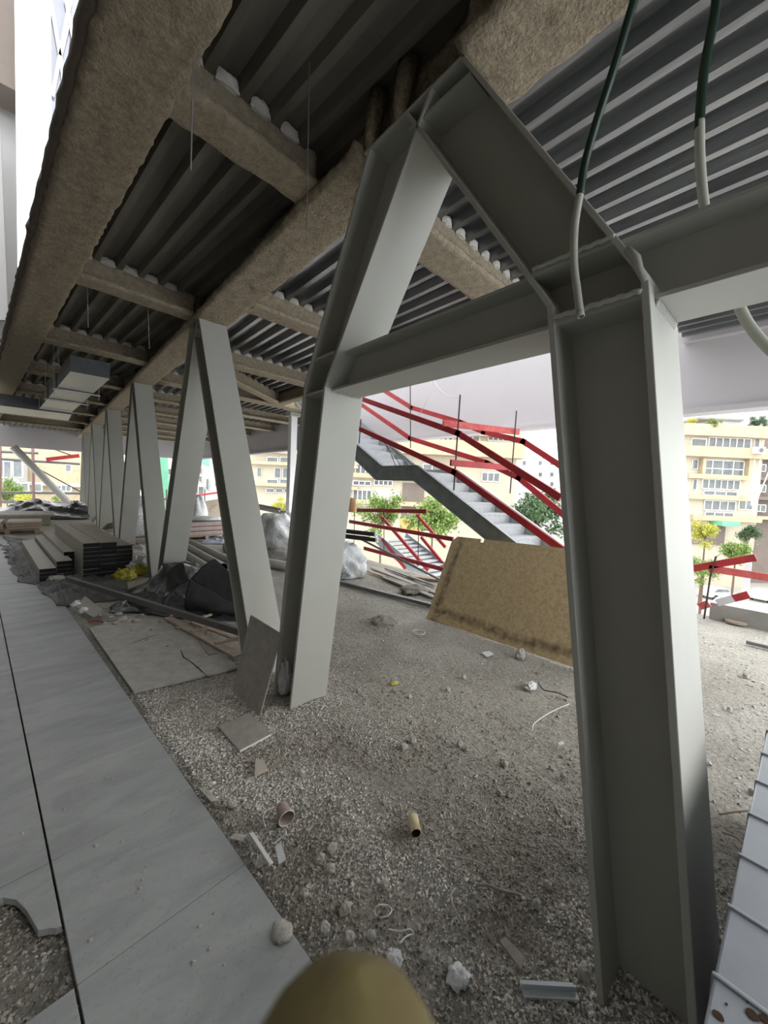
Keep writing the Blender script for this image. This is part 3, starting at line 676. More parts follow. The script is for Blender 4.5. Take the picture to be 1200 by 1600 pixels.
# fixing scrap under its right end
# galvanised duct section beside the camera
t = thing('duct_section', 'pale galvanised duct section with raised seams in the bottom right corner', 'duct', (1.6, -.4, 0))
q = MB(); q.box(.60, 2.9, -.85, .055, .0, .9); q.build('casing', M_sheet, t, bevel=.004)
for x in (.50+.18, .85, 1.02, 1.19, 1.37, 1.55, 1.74, 1.93, 2.12, 2.31, 2.5, 2.7):
    q = MB(); q.box(x-.004, x+.004, -.852, .058, .02, .9045); q.build('seam', M_sheet, t, bevel=.002)
random.seed(3)
M_mort = mat('mortar_stain', (.05, .03, .022), .95, spec=.1)
for (px, py, r) in ((1122, 1587, .007), (1135, 1569, .002), (1176, 1586, .008), (1194, 1592, .007), (1168, 1566, .0015)):
    c = Z(px, py, .9012); P = [c+V((r*(1+.4*nse((px, k, 0), .7))*math.cos(k*math.pi/6), 1.0*r*(1+.4*nse((px, k, 5), .7))*math.sin(k*math.pi/6), 0)) for k in range(12)]
    q = MB(); q.prism(P, [p+V((0, 0, .0008)) for p in P]); q.build('mortar_spot', M_mort, t)

# big grey board with a crack
P = [Z(x, y, .015) for x, y in ((139, 982), (209, 1082), (372, 1043), (300, 973), (200, 965))]
q = MB(); q.prism([p+V((0, 0, -.015)) for p in P], [p+V((0, 0, .006)) for p in P])
t = thing('cement_board', 'large dusty grey board lying flat beside the walkway, cracked across', 'board', tuple(P[1]))
q.build('board', M_board, t, bevel=.002)
ck = [(282, 1015), (287, 1027), (298, 1034), (310, 1044), (320, 1053), (328, 1060)]
q = MB(); q.tube([Z(x, y, .021) for x, y in ck], [.002, .006, .004, .006, .003, .001], 5); q.build('crack', M_dark, t)
q = MB(); q.tube([Z(x, y, .021) for x, y in ((200, 1008), (225, 998), (250, 990))], [.001, .004, .001], 5); q.build('crack', M_dark, t)
# leaning tile
a, b = Z(363, 1080, .0), Z(406, 1119, .0); c_, d_ = XN(439, 992, 1.385), XN(391, 962, 1.385)
q = MB(); P = [a, b, c_, d_]; q.plate(P, (.012, .004, .004)); o = q.build('leaning_tile', [M_tile, M_tileedge], bevel=.001); tag(o, 'grey-brown floor tile leaning upright against the left column, back outward', 'tile')
q = MB(); P = [Z(x, y, .012) for x, y in ((342, 1135), (375, 1173), (424, 1147), (389, 1114))]
q.prism([p+V((0, 0, -.012)) for p in P], [p+V((0, 0, .003)) for p in P]); o = q.build('floor_tile', [M_tile, M_tileedge], bevel=.001); tag(o, 'square grey-brown tile lying flat in front of the leaning tile', 'tile')
for p in o.data.polygons: p.material_index = 1 if abs(p.normal.z) < .5 else 0
# rectangular steel tube across the rubbish
q = MB(); q.bar(Z(105, 904, .16), Z(390, 992, .13), .05, .07); tag(q.build('steel_tube', M_steel, bevel=.004), 'long grey rectangular steel tube lying across the black plastic', 'tube')
# timber laths beneath it
random.seed(5)
def lath(a, b, wd, ht, z, lab, M=M_wood, name='timber_lath', grp='splintered laths under the steel tube'):
    q = MB(); q.bar(Z(*a, z), Z(*b, z), wd, ht); tag(q.build(name, M, bevel=.002), lab, 'timber', grp)
lath((262, 965), (372, 1025), .09, .02, .045, 'wide splintered board under the steel tube, long edge toward the plastic')
lath((300, 972), (375, 1000), .06, .02, .05, 'reddish lath under the right end of the steel tube', M_wood)
lath((298, 986), (325, 980), .04, .02, .07, 'short lath poking out under the middle of the steel tube')
lath((335, 1005), (372, 998), .04, .025, .07, 'short pale lath with broken end near the leaning tile')
lath((298, 970), (330, 960), .04, .02, .07, 'short lath just above the steel tube')
q = MB(); P = [Z(x, y, .03) for x, y in ((304, 992), (318, 990), (341, 1020), (326, 1023))]; q.prism([p+V((0, 0, -.008)) for p in P], P); tag(q.build('tile_strip', M_tile), 'narrow dark strip of tile lying on the cracked grey board', 'tile')
q = MB(); P = [Z(x, y, .09) for x, y in ((133, 931), (161, 953), (146, 964), (118, 948))]; q.prism([p+V((0, 0, -.01)) for p in P], P); tag(q.build('tile_piece', M_tile), 'dark grey tile piece among paper scraps at the edge of the walkway', 'tile')

def cloth(name, lab, cat, C, nx, ny, amp, sc, M, seed=0, zf=None, th=.004, group=None, gather=0, kind=None):
    C = [V(c) for c in C]; q = MB(); vs = []
    for j in range(ny+1):
        for i in range(nx+1):
            u, v_ = i/nx, j/ny
            p = (C[0]*(1-u)+C[1]*u)*(1-v_)+(C[3]*(1-u)+C[2]*u)*v_
            s = V((seed*3.1, 0, 0))
            r1 = 1-abs(nse(p+s, sc))*2.2; r2 = 1-abs(nse(p+s*2, sc*2.7))*2.2
            h = amp*(max(0, r1)**2+.35*max(0, r2)**2)
            e = min(u, 1-u, v_, 1-v_); h *= min(1, e*6+.12)
            j2 = V((nse(p+s, 3), nse(p-s, 3), 0))*.10*(1 if e < .08 else .25)
            base = max(p.z, hgt(p.x, p.y)+.006, .004 if p.x*math.cos(LANG)+p.y*math.sin(LANG) < .84 else -1)
            if zf: h += zf(u, v_)
            vs.append(V((p.x, p.y, base+h))+j2)
    n = nx+1; q.add(vs, [(j*n+i, j*n+i+1, (j+1)*n+i+1, (j+1)*n+i) for j in range(ny) for i in range(nx)])
    o = q.build(name, M, smooth=True); md = o.modifiers.new('t', 'SOLIDIFY'); md.thickness = th
    tag(o, lab, cat, group, kind); return o
bump = lambda cu, cv, r, h: (lambda u, v: h*math.exp(-((u-cu)**2+(v-cv)**2)/(r*r)))
cloth('black_plastic_sheet', 'crumpled black plastic sheet heaped between the steel tube and the braces', 'plastic sheet',
      [Z(165, 957), Z(384, 972), Z(362, 900), Z(215, 915)], 80, 50, .07, 2.0, M_black, 1, lambda u, v: .10*math.sin(v*3.1)*math.sin(u*3.1)+bump(.35, .6, .2, .24)(u, v)+bump(.55, .75, .22, .24)(u, v))
# stiff folded flap of the same film standing up
A = Z(298, 955, .06); B = Z(383, 958, .04); q = MB()
D_ = YT(335, 873, (A.y+B.y)/2+.35); E_ = YT(381, 915, B.y+.12); F_ = YT(297, 905, A.y+.2)
pts = [F_, A, B, E_, D_]; vs = []; NN = 26
quad = [A, B, E_, D_]
for j in range(NN+1):
    for i in range(NN+1):
        p = bil([F_, B, E_, D_], i/NN, j/NN); k = .035*nse(p, 3)+.015*nse(p, 8); vs.append(p+V((-.6*k, -.8*k, .03*math.sin(j/NN*3))))
n = NN+1; q.add(vs, [(j*n+i, j*n+i+1, (j+1)*n+i+1, (j+1)*n+i) for j in range(NN) for i in range(NN)])
vs = []
G_ = Z(290, 955, .02)
for j in range(NN+1):
    for i in range(NN+1):
        u, v_ = i/NN, j/NN
        p = bil([G_, Z(384, 966, .02), B+V((0, 0, .06)), F_], u, v_); k = .05*nse(p, 4); vs.append(p+V((-k*.5-.05*math.sin(v_*3.1), -k*.8-.08*math.sin(v_*3.1), .02*nse(p, 9))))
q.add(vs, [(j*n+i, j*n+i+1, (j+1)*n+i+1, (j+1)*n+i) for j in range(NN) for i in range(NN)])
vs = []
for j in range(NN+1):
    for i in range(NN+1):
        u, v_ = i/NN, j/NN
        p = bil([Z(255, 950, .03), F_, YT(290, 880, A.y+.4), YT(262, 893, A.y+.5)], u, v_); k = .12*nse(p, 5); vs.append(p+V((-k*.5, -k, .05*nse(p, 9)+.05*math.sin(u*3.1))))
q.add(vs, [(j*n+i, j*n+i+1, (j+1)*n+i+1, (j+1)*n+i) for j in range(NN) for i in range(NN)])
o = q.build('plastic_flap', M_black, smooth=True); md = o.modifiers.new('t', 'SOLIDIFY'); md.thickness = .004; tag(o, 'shiny stiff black plastic piece standing folded up with a pointed corner', 'plastic sheet')
cloth('grey_tarp', 'dusty grey tarpaulin spread under the stacked boards onto the walkway', 'tarpaulin', [Z(90, 948), Z(205, 935), Z(190, 868), Z(5, 838)], 90, 60, .07, 3.0, M_tarp, 2)
cloth('grey_tarp', 'dusty grey tarpaulin edge creased along the walkway left of the boards', 'tarpaulin', [Z(26, 905), Z(100, 940), Z(60, 868), Z(0, 850)], 60, 40, .05, 3.5, M_tarp, 3)
cloth('black_plastic_heap', 'heap of black plastic film far left beneath the diagonal strut', 'plastic sheet', [Z(-10, 812), Z(140, 812), Z(138, 798), Z(20, 797)], 60, 30, .16, .9, M_black, 4, lambda u, v: .22*math.sin(v*3.1)+bump(.35, .5, .25, .25)(u, v)+bump(.9, .5, .2, .25)(u, v))

# ---- composite boards, three stacks
proto = None
def cboard(p, q_, w_, h, lab, grp):
    """hollow grooved board from p to q (world), its near end made to look open by a black plate"""
    global proto
    p = V(p); q_ = V(q_); d = q_-p; L = d.length
    if proto is None:
        t = thing('composite_board', lab, 'board', (0, 0, 0))
        b = MB(); prof = [(-.5, 0)]
        b.box(-.5, .5, 0, 1, 0, 1)
        for k in range(7): b.box(-.5+.03+k*.14, -.5+.11+k*.14, .0005, .9995, .98, 1.04)
        b.build('board_body', M_comp, t)
        b = MB(); b.box(-.492, .492, -.004, .001, .04, .97); b.build('hollow_end_shade', M_compend, t)  # black plate painting the shade inside the hollow
        proto = t; o = t
    else: o = copy_tree(proto)
    o.location = p; o.scale = (w_, L, h); o.rotation_euler = (0, 0, math.atan2(-d.x, d.y)); o['label'] = lab; o['group'] = grp
    return o
random.seed(11)
f0 = V((.50, 7.9, 0)); dR = (Z(85, 817, .58)-Z(131, 849, .58)); dR.z = 0; LR = min(dR.length, 3.4); dR.normalize(); sR = V((dR.y, -dR.x, 0))
for col, (n_, dx) in enumerate(((8, 0), (8, .235), (7, .47))):
    for k in range(n_):
        base = f0+sR*(dx+.11)+dR*random.uniform(-.02, .03)+V((0, 0, .01+k*.073))
        base.x += .0
        cboard(base, base+dR*LR, .222, .068, 'dark composite decking board with grooved face in the tall stack', 'boards of the tall stack')
f1 = V((-.02, 8.05, 0)); dL = (Z(33, 842, .2)-Z(65, 893, .2)); dL.z = 0; LL = min(dL.length, 3.6); dL.normalize(); sL = V((dL.y, -dL.x, 0))
for col, (n_, dx, dy) in enumerate(((3, -.02, -.05), (4, .21, .12))):
    for k in range(n_):
        base = f1+sL*(dx+.1)+dL*(dy+random.uniform(-.02, .03))+V((0, 0, .01+k*.066))
        cboard(base, base+dL*LL, .205, .061, 'dark composite decking board with wet patches in the low left stack', 'boards of the low stack')
for k in range(5):
    base = V((.36, 8.75, .01+k*.066)); cboard(base, base+dL*LL*.9, .15, .061, 'narrow decking board in the slim row between the two stacks', 'boards between the stacks')

# ---- big grey pipes
pr = None
for k, (a, b) in enumerate((((349, 888), (286, 852)), ((369, 883), (296, 848)), ((330, 893), (275, 858)))):
    A = Z(*a, .07); B = Z(*b, .07); A.z = B.z = .085; B = A+(B-A).normalized()*min((B-A).length, 4.5)
    t = thing('grey_pipe', ['open-ended grey pipe lying on the floor, middle one of three', 'open-ended grey pipe lying furthest right of the three behind the black plastic', 'grey pipe half covered by the black plastic, leftmost of three'][k], 'pipe', tuple(A))
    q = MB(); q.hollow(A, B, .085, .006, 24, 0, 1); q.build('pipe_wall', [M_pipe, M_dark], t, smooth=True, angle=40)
def blob(name, lab, cat, c, dims, M, seed=0, amp=.25, sc=3, group=None, n=20, kind=None):
    q = MB(); c = V(c); vs = []; N2 = max(6, n//2)
    for j in range(N2+1):
        th = math.pi*j/N2
        for i in range(n):
            ph = 2*math.pi*i/n; d = V((math.sin(th)*math.cos(ph), math.sin(th)*math.sin(ph), math.cos(th)))
            k = 1+amp*(nse(d+V((seed*1.7, 0, 0)), sc)+.5*nse(d+V((seed, 2, 0)), sc*2.6))
            z = max(d.z*k, -.45)
            vs.append(c+V((d.x*k*dims[0]/2, d.y*k*dims[1]/2, (z+.45)/1.45*dims[2])))
    q.add(vs, [(j*n+i, j*n+(i+1) % n, (j+1)*n+(i+1) % n, (j+1)*n+i) for j in range(N2) for i in range(n)])
    return tag(q.build(name, M, smooth=(n > 12)), lab, cat, group, kind)
def at0(px, py, z=0.0): p = Z(px, py, z); return p
# rubbish by the tall stack
blob('white_bag', 'crumpled translucent white bag right of the tall board stack', 'bag', at0(213, 893), (.55, .5, .28), M_bag, 3, .45, 4, n=36)
blob('white_bag', 'crumpled white bag behind the tall board stack, near two brace feet', 'bag', at0(228, 872), (.7, .7, .3), M_bag, 5, .45, 4, n=36)
blob('yellow_gloves', 'bunched yellow plastic in front of the tall board stack', 'rag', at0(195, 905), (.30, .24, .16), M_yel, 8, .6, 5, n=36)
blob('yellow_gloves', 'smaller bunch of yellow plastic beside the brace foot', 'rag', at0(217, 897), (.30, .22, .16), M_yel, 9, .6, 5, n=30)
blob('stone', 'pale lump of mortar at the front corner of the low board stack', 'stone', at0(88, 908), (.24, .16, .09), M_rock, 2, .4, 3, n=20)
for (a, b, lab) in (((118, 948), (128, 936), 'crumpled white paper on the walkway edge, left of two'), ((130, 958), (139, 946), 'crumpled white paper on the walkway edge, right of two')):
    blob('paper_scrap', lab, 'paper', at0(*a, .06), (.10, .07, .07), M_paper, a[0], .6, 4, n=20)
for k, (x, y, s_) in enumerate(((190, 970, .12), (172, 966, .07), (181, 975, .08), (238, 984, .05), (279, 983, .07), (200, 966, .05), (163, 975, .05), (155, 962, .05), (212, 972, .08), (221, 962, .06), (250, 972, .05), (268, 962, .05), (185, 961, .09), (205, 985, .03), (230, 1000, .03), (262, 1010, .03))):
    blob('mortar_lump', 'pale lump of rubble on the upper end of the cracked grey board', 'rubble', at0(x, y, .02), (s_, s_*.7, s_*.4), M_rock, k+20, .5, 4, 'rubble on the cracked board', n=14)
q = MB(); q.tube([Z(x, y, .03) for x, y in ((137, 972), (150, 970), (162, 972))], .008, 6); tag(q.build('rope_scrap', M_red), 'scrap of red cord at the corner of the cracked board', 'cord')

# ---- things further back on the left
def pallet(name_lab, c, w_, d, ang=0, h=.14):
    t = thing('pallet', name_lab, 'pallet', tuple(c)); R_ = Matrix.Rotation(ang, 3, 'Z')
    def bx(q, x0, x1, y0, y1, z0, z1):
        q.prism([c+R_@V(p) for p in ((x0, y0, z0), (x1, y0, z0), (x1, y1, z0), (x0, y1, z0))], [c+R_@V(p) for p in ((x0, y0, z1), (x1, y0, z1), (x1, y1, z1), (x0, y1, z1))])
    for x in (-w_/2, -.05, w_/2-.1):
        for y in (-d/2, -.05, d/2-.1):
            q = MB(); bx(q, x, x+.1, y, y+.1, .02, h-.03); q.build('block', M_pal, t)
    for i in range(6):
        q = MB(); y = -d/2+i*(d-.1)/5; bx(q, -w_/2, w_/2, y, y+.1, h-.03, h); q.build('deck_board', M_pal, t)
    for y in (-d/2, -.05, d/2-.1):
        q = MB(); bx(q, -w_/2, w_/2, y, y+.1, 0, .02); q.build('bottom_board', M_pal, t)
    return t
def stack(lab, c, w_, d, z0, n_, th, M, name, grp, ang=0, cat='panel'):
    R_ = Matrix.Rotation(ang, 3, 'Z')
    for k in range(n_):
        q = MB(); o_ = V((random.uniform(-.03, .03), random.uniform(-.03, .03), 0))
        a = [c+o_+R_@V((x, y, z0+k*th)) for x, y in ((-w_/2, -d/2), (w_/2, -d/2), (w_/2, d/2), (-w_/2, d/2))]
        q.prism(a, [p+V((0, 0, th*.86)) for p in a]); tag(q.build(name, M), lab, cat, grp)
c = Z(10, 838); c = V((c.x, c.y+.8, 0)); pallet('timber pallet under the panels far left behind the low stack', c, 1.3, 1.0)
stack('tan panel piled on the far left pallet', c+V((.35, 0, 0)), .7, .95, .15, 3, .07, M_wood, 'packed_panel', 'panels on the far left pallet')
stack('tan panel in the left pile on the far left pallet', c+V((-.5, 0, 0)), .8, .95, .15, 3, .07, M_wood, 'packed_panel', 'panels at the left of the far pallet')
c2_ = Z(60, 822); q = MB(); q.box(c2_.x-1.6, c2_.x+.4, c2_.y+.2, c2_.y+1.8, .30, .36); q.box(c2_.x-1.5, c2_.x+.3, c2_.y+.3, c2_.y+1.7, 0, .30); tag(q.build('grey_panel_pile', M_board), 'grey flat panels piled behind the pallet, below the black plastic heap', 'panel')
q = MB(); a = Z(150, 815, 0); q.bar(V((a.x-.1, a.y, .0)), V((a.x+.18, a.y+.1, .42)), .16, .03); tag(q.build('tile_piece', M_tile), 'dark panel leaning beside the fifth pair of braces', 'panel')
blob('brown_sack', 'dusty brown sack beside the third pair of brace feet', 'sack', at0(189, 836), (.9, .8, .42), mat('sackcloth', (.25, .22, .18), .9, 0, .2, 8, .4, 20), 31, .25, 2, n=24)
blob('white_bag', 'white plastic bag on the floor in front of the brown sack', 'bag', at0(176, 842), (.9, .6, .25), M_bag, 33, .5, 4, n=30)
blob('white_bag', 'large white bag seen between the third and second pairs of braces', 'bag', at0(222, 836), (1.1, 1.0, .55), M_bag, 35, .3, 3, n=30)
blob('white_bag', 'white film heap behind the second pair of braces, above the bars', 'bag', at0(214, 818), (1.1, 1.0, 1.0), M_bag, 37, .5, 3.5, n=30)
for k in range(9):
    a = Z(206+k*3, 846+k*2.2, .05); b = Z(236+k*.5, 858+k*1.2, .05)
    a = Z(204, 850, .05)+V((.12*k, -.05*k, .015*(k % 3))); b = a+V((.35, -1.7, 0))
    q = MB(); q.bar(a, b, .05, .03); tag(q.build('steel_bar', M_redbar), 'reddish steel bar in the bundle behind the second pair of braces', 'bar', 'bundle of reddish bars')
c = Z(308, 845); c.x += .2; c.y += .5
pallet('timber pallet with packed slabs seen between the second pair of braces', c, 1.25, .9, .2)
stack('wrapped pinkish slab stacked on the pallet between the braces', c, 1.2, .85, .15, 3, .13, mat('pink_slab', (.42, .33, .30), .8, 0, .3, 6), 'packed_slab', 'packed slabs on the pallet', .2)
blob('white_bag', 'folded white bag lying on top of the packed slabs', 'bag', V((c.x+.15, c.y, .54)), (1.0, .7, .12), M_bag, 41, .2, 3, n=24)
q = MB()
P = [Z(305, 828, .02), Z(362, 830, .02), YT(352, 778, 15.2), YT(322, 783, 15.2)]
P[0] = YT(303, 822, 14.6); P[1] = YT(372, 822, 14.6); q.plate(P, (.0, .04, 0)); tag(q.build('plywood_sheet', M_wood), 'tan plywood sheet propped up beyond the pallet, cut corner top left', 'board')
blob('white_bag', 'upright white sack beside the propped tan sheet', 'bag', at0(309, 828), (.6, .6, 1.15), M_bag, 43, .25, 3, n=24)
cloth('blue_tarp', 'small blue-grey plastic sheet on the floor in front of the pallet', 'plastic sheet', [Z(305, 850), Z(352, 850), Z(362, 836), Z(330, 837)], 30, 20, .05, 4, mat('blue_film', (.42, .47, .55), .5, 0, .2, 5), 7)
blob('brown_sack', 'small grey sack left of the second brace pair near leg', 'sack', at0(362, 862), (.4, .4, .3), M_sand, 45, .2, 3, n=20)
# goods seen between left column and the second pair of braces
for k in range(7):
    a = YT(448-k*2.2, 800+(k % 2)*2.5, 8.6+.03*k); a.z += .07*(k//4); b = a+V((-.35, 2.6, .12)); a.z = max(a.z, .85)
    q = MB(); q.bar(a, b, .036, .045); tag(q.build('metal_profile', [M_comp, M_frame][k % 2]), 'long metal profile on the wrapped pile seen left of the column', 'profile', 'metal profiles on the wrapped pile')
p = Z(442, 862); blob('wrapped_pile', 'white film-wrapped pile seen through the gap left of the column', 'wrapped goods', p+V((.25, .5, 0)), (1.5, 1.6, .95), M_bag, 51, .25, 3, n=40)
blob('grey_sack', 'grey dusty sacks at the foot of the wrapped pile, left of the column', 'sack', Z(445, 878), (1.0, .7, .32), M_conc, 52, .3, 3, n=24)
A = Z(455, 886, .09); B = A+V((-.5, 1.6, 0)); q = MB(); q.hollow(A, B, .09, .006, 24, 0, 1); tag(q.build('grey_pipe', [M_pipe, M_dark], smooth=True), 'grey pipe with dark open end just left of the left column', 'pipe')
# wrapped goods right of the left column
p = Z(543, 902); blob('wrapped_pile', 'silvery film-wrapped pile just right of the left column', 'wrapped goods', p+V((.1, .4, 0)), (.95, 1.2, .62), M_bag, 54, .22, 3, n=44)
blob('white_bag', 'blue and white plastic scraps at the foot of the silvery wrapped pile', 'bag', Z(540, 902), (.35, .3, .16), mat('bluewhite_film', (.62, .68, .74), .5, 0, .6, 7, .5, 12, col2=(.05, .05, .06)), 55, .5, 4, n=30)
for k, (ex, ey) in enumerate(((575, 834), (586, 835), (577, 842), (588, 844))):
    A = XN(ex, ey, 4.75+.03*(k % 2)); B = A+V((-.55, 1.2, .02)); t = thing('black_pipe', 'black pipe with white capped end on the wrapped pile', 'pipe', tuple(A), 'black pipes with white caps')
    q = MB(); q.tube([A, B], .042, 16); q.build('pipe_wall', M_tyre, t, smooth=True, angle=40)
    q = MB(); q.hollow(A+V((.012, -.03, 0)), A, .046, .02, 16); q.build('cap', M_frame, t)
q = MB(); q.tube([XN(561, 841, 4.85), Z(686, 905, .12)], .022, 10); tag(q.build('dark_tube', M_steel, smooth=True), 'thin dark tube sloping from the wrapped pile down toward the plywood sheet', 'tube')
q = MB(); q.bar(Z(520, 907, .035), Z(676, 946, .035), .075, .05); tag(q.build('dark_profile', M_steel, bevel=.003), 'long dark metal profile lying on the sand left of the plywood sheet', 'profile')
for k, (a, b, wd) in enumerate((((582, 887), (690, 930), .12), ((575, 892), (670, 925), .08), ((602, 888), (680, 915), .05), ((640, 900), (690, 906), .16), ((600, 902), (690, 938), .1))):
    q = MB(); q.bar(Z(*a, .03), Z(*b, .03), wd, .03); tag(q.build('plank', [M_board, M_wood][k % 2 == 1]), ['wide grey plank in the row by the slab edge', 'tan plank in the row by the slab edge', 'narrow grey plank in the row by the slab edge', 'short broad plank next to the plywood sheet edge', 'grey-tan plank nearest the dark profile'][k], 'plank', 'planks by the slab edge')
blob('debris_heap', 'small dark rubble heap at the end of the planks', 'rubble', Z(645, 925), (.5, .3, .12), M_sand, 61, .5, 4, n=20)
blob('person_in_orange', 'orange-brown bundle on top of the goods beside the left column', 'bag', XN(550, 800, 4.9), (.2, .2, .3), mat('orange_cloth', (.62, .35, .18), .8), 62, .4, 3, n=16).name = 'orange_bundle'
# sand heap, ring, scraps on the sandy floor
blob('sand_heap', 'small grey heap of sand on the floor beyond the left column', 'sand', Z(601, 976), (.34, .30, .11), M_sand, 63, .25, 3, n=40)
q = MB(); c = Z(655, 988, .015); P = [c+V((.07*math.cos(k*math.pi/16), .07*math.sin(k*math.pi/16), .004*math.sin(k))) for k in range(33)]; q.tube(P, .006, 8); tag(q.build('plastic_ring', M_paper, smooth=True), 'white plastic ring lying beside the sand heap', 'ring')
def chip(pts, z, th, lab, M=M_tile, name='tile_fragment', cat='tile', grp=None, tilt=0):
    P = [Z(x, y, z) for x, y in pts]
    c = sum(P, V((0, 0, 0)))/len(P)
    P = [V((p.x, p.y, p.z+tilt*(p.x-c.x))) for p in P]
    q = MB(); q.prism([p+V((0, 0, -th)) for p in P], P); return tag(q.build(name, M), lab, cat, grp)
chip([(399, 1187), (411, 1186), (419, 1201), (398, 1212)], .02, .01, 'beige tile fragment in front of the flat square tile', mat('beige_tile', (.50, .44, .37), .7, 0, .1, 9))
chip([(781, 1470), (789, 1464), (820, 1495), (814, 1513)], .03, .01, 'dark grey rectangular tile offcut in the gravel near the bottom', M_tile, tilt=.1)
chip([(358, 1309), (366, 1302), (386, 1304), (378, 1314)], .03, .006, 'pale triangular tile chip beside the walkway edge', M_board)
chip([(309, 1230), (322, 1233), (344, 1251), (330, 1252)], .02, .008, 'corrugated grey scrap at the walkway edge', M_board, 'corrugated_scrap', 'scrap')
q = MB(); q.bar(Z(815, 1545, .03), Z(900, 1550, .03), .045, .006); q.bar(Z(815, 1540, .04), Z(900, 1545, .04), .006, .02); tag(q.build('metal_strip', mat('zinc_strip', (.55, .60, .62), .35, .5)), 'flat zinc strip lying in the gravel near the right column', 'strip')
q = MB(); q.bar(Z(392, 1302, .04), Z(424, 1351, .02), .022, .004, side=(1, 1, 0)); q.bar(Z(390, 1304, .045), Z(421, 1352, .03), .004, .018); tag(q.build('metal_strip', mat('bright_strip', (.72, .74, .72), .4, .3)), 'short bright metal strip lying beside the walkway', 'strip')
chip([(430, 1322), (439, 1318), (447, 1343), (436, 1348)], .03, .004, 'small curved metal offcut right of the bright strip', mat('bright2', (.68, .70, .68), .4, .3), 'metal_offcut', 'strip', tilt=.3)
chip([(751, 976), (770, 978), (772, 984), (760, 987)], .02, .004, 'x', M_paper, 'paper_scrap', 'paper') if False else None
chip([(752, 1019), (765, 1017), (772, 1022), (760, 1026)], .015, .004, 'square white card lying in front of the plywood sheet', M_paper, 'card', 'paper')
chip([(872, 1160-0), (880, 1158), (882, 1162), (874, 1164)], .02, .004, 'tiny white chip near the right column base, on sand', M_paper, 'card', 'paper')
# cardboard tube and cup
A = Z(649, 1302, .035); B = Z(645, 1284, .032); ax = (B-A).normalized(); A = Z(650, 1302, .03); B = A+V((ax.x, ax.y, .1)).normalized()*.085
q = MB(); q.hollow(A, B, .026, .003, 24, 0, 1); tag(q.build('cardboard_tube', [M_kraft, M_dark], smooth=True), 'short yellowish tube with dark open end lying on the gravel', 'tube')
q = MB(); A = Z(448, 1279, .03); ax = V((.1, .8, .05)).normalized()
n = 20; R0, R1 = .04, .028; u = V((0, 0, 1)); u = (u-ax*u.dot(ax)).normalized(); v_ = ax.cross(u)
vs = [A+u*(R0*math.cos(2*math.pi*k/n))+v_*(R0*math.sin(2*math.pi*k/n)) for k in range(n)]+[A+ax*.08+u*(R1*math.cos(2*math.pi*k/n))+v_*(R1*math.sin(2*math.pi*k/n)) for k in range(n)]
t = thing('paper_cup', 'brown patterned paper cup lying on its side in the gravel', 'cup', tuple(A))
q.add(vs, [(k, (k+1) % n, n+(k+1) % n, n+k) for k in range(n)]+[tuple(n+k for k in range(n))]); o = q.build('cup_wall', M_cup, t, smooth=True, angle=40); md = o.modifiers.new('t', 'SOLIDIFY'); md.thickness = .0015
q = MB(); q.tube([vs[k % n] for k in range(n+1)], .0025, 6); q.build('rim', M_paper, t, smooth=True)
def curl(pts, r, lab, M=M_paper, z=.02, name='wire'):
    q = MB(); q.tube(smooth_path([Z(x, y, z+.01*((i*7) % 3)) for i, (x, y) in enumerate(pts)], 6), r, 6); tag(q.build(name, M, smooth=True), lab, 'wire')
curl([(415, 1293), (411, 1278), (416, 1267), (428, 1262)], .003, 'thin white cable curl behind the bright metal strip')
curl([(428, 1318), (440, 1308), (447, 1302), (444, 1296)], .004, 'short white cable curl beside the paper cup')
curl([(588, 1432), (585, 1422), (593, 1414), (606, 1415), (612, 1422), (606, 1431), (594, 1434)], .003, 'pale string loop lying on the gravel, lower middle')
curl([(607, 1452), (625, 1455), (640, 1452), (646, 1458), (634, 1464), (625, 1474)], .003, 'pale wavy string below the string loop')
curl([(800, 1122), (829, 1142), (835, 1130), (860, 1113), (889, 1100)], .004, 'thin white wire bent in a V left of the right column')
curl([(840, 1066), (850, 1078), (870, 1082), (888, 1090)], .005, 'dark thin twig next to the pale rag', M_rust)
curl([(744, 1383), (762, 1383), (780, 1390), (810, 1397)], .006, 'dark curved stick lying on the gravel', M_sand, name='stick')
curl([(700, 1337), (730, 1342), (757, 1352)], .003, 'straight grey wire lying on gravel left of the right column', M_rod)
curl([(712, 1388), (704, 1400), (712, 1425), (722, 1440)], .004, 'grey straw stalk left of the dark stick', M_board, name='stick')
curl([(1128, 1300), (1150, 1308), (1165, 1320)], .006, 'pale twig on the ground right of the big column', M_wood, name='stick')
curl([(1124, 1272), (1150, 1268), (1178, 1266)], .006, 'long pale twig near the duct section', M_wood, name='stick')
blob('pale_rag', 'crumpled pale rag with laces lying left of the right column', 'rag', Z(828, 1075), (.14, .09, .05), M_paper, 71, .4, 4, n=36)
blob('crumpled_film', 'crumpled clear plastic wrapper in the gravel at the bottom', 'plastic', Z(616, 1500), (.05, .07, .022), M_bag, 72, .4, 3, n=18)
blob('crumpled_film', 'torn white plastic lump at the bottom near the tile offcut', 'plastic', Z(715, 1530), (.08, .07, .03), M_bag, 73, .4, 3, n=18)
blob('plastic_bag', 'limp translucent bag hanging in the web of the left column', 'bag', Z(430, 1090, 0)+V((.08, 0, .02)), (.10, .10, .26), M_bag, 74, .4, 3, n=30)
blob('green_scrap', 'flat yellow-green scrap lying on the sand', 'scrap', Z(616, 1068), (.09, .05, .015), M_yel, 75, .4, 3, n=20)
blob('stone', 'angular pale stone under the lower edge of the plywood sheet', 'stone', Z(813, 1028), (.13, .10, .10), M_rock, 76, .35, 2.5, n=12)
blob('stone', 'flat pale rock lying on the walkway edge', 'stone', Z(440, 1460), (.075, .085, .03), M_rock, 77, .3, 2.5, n=14)
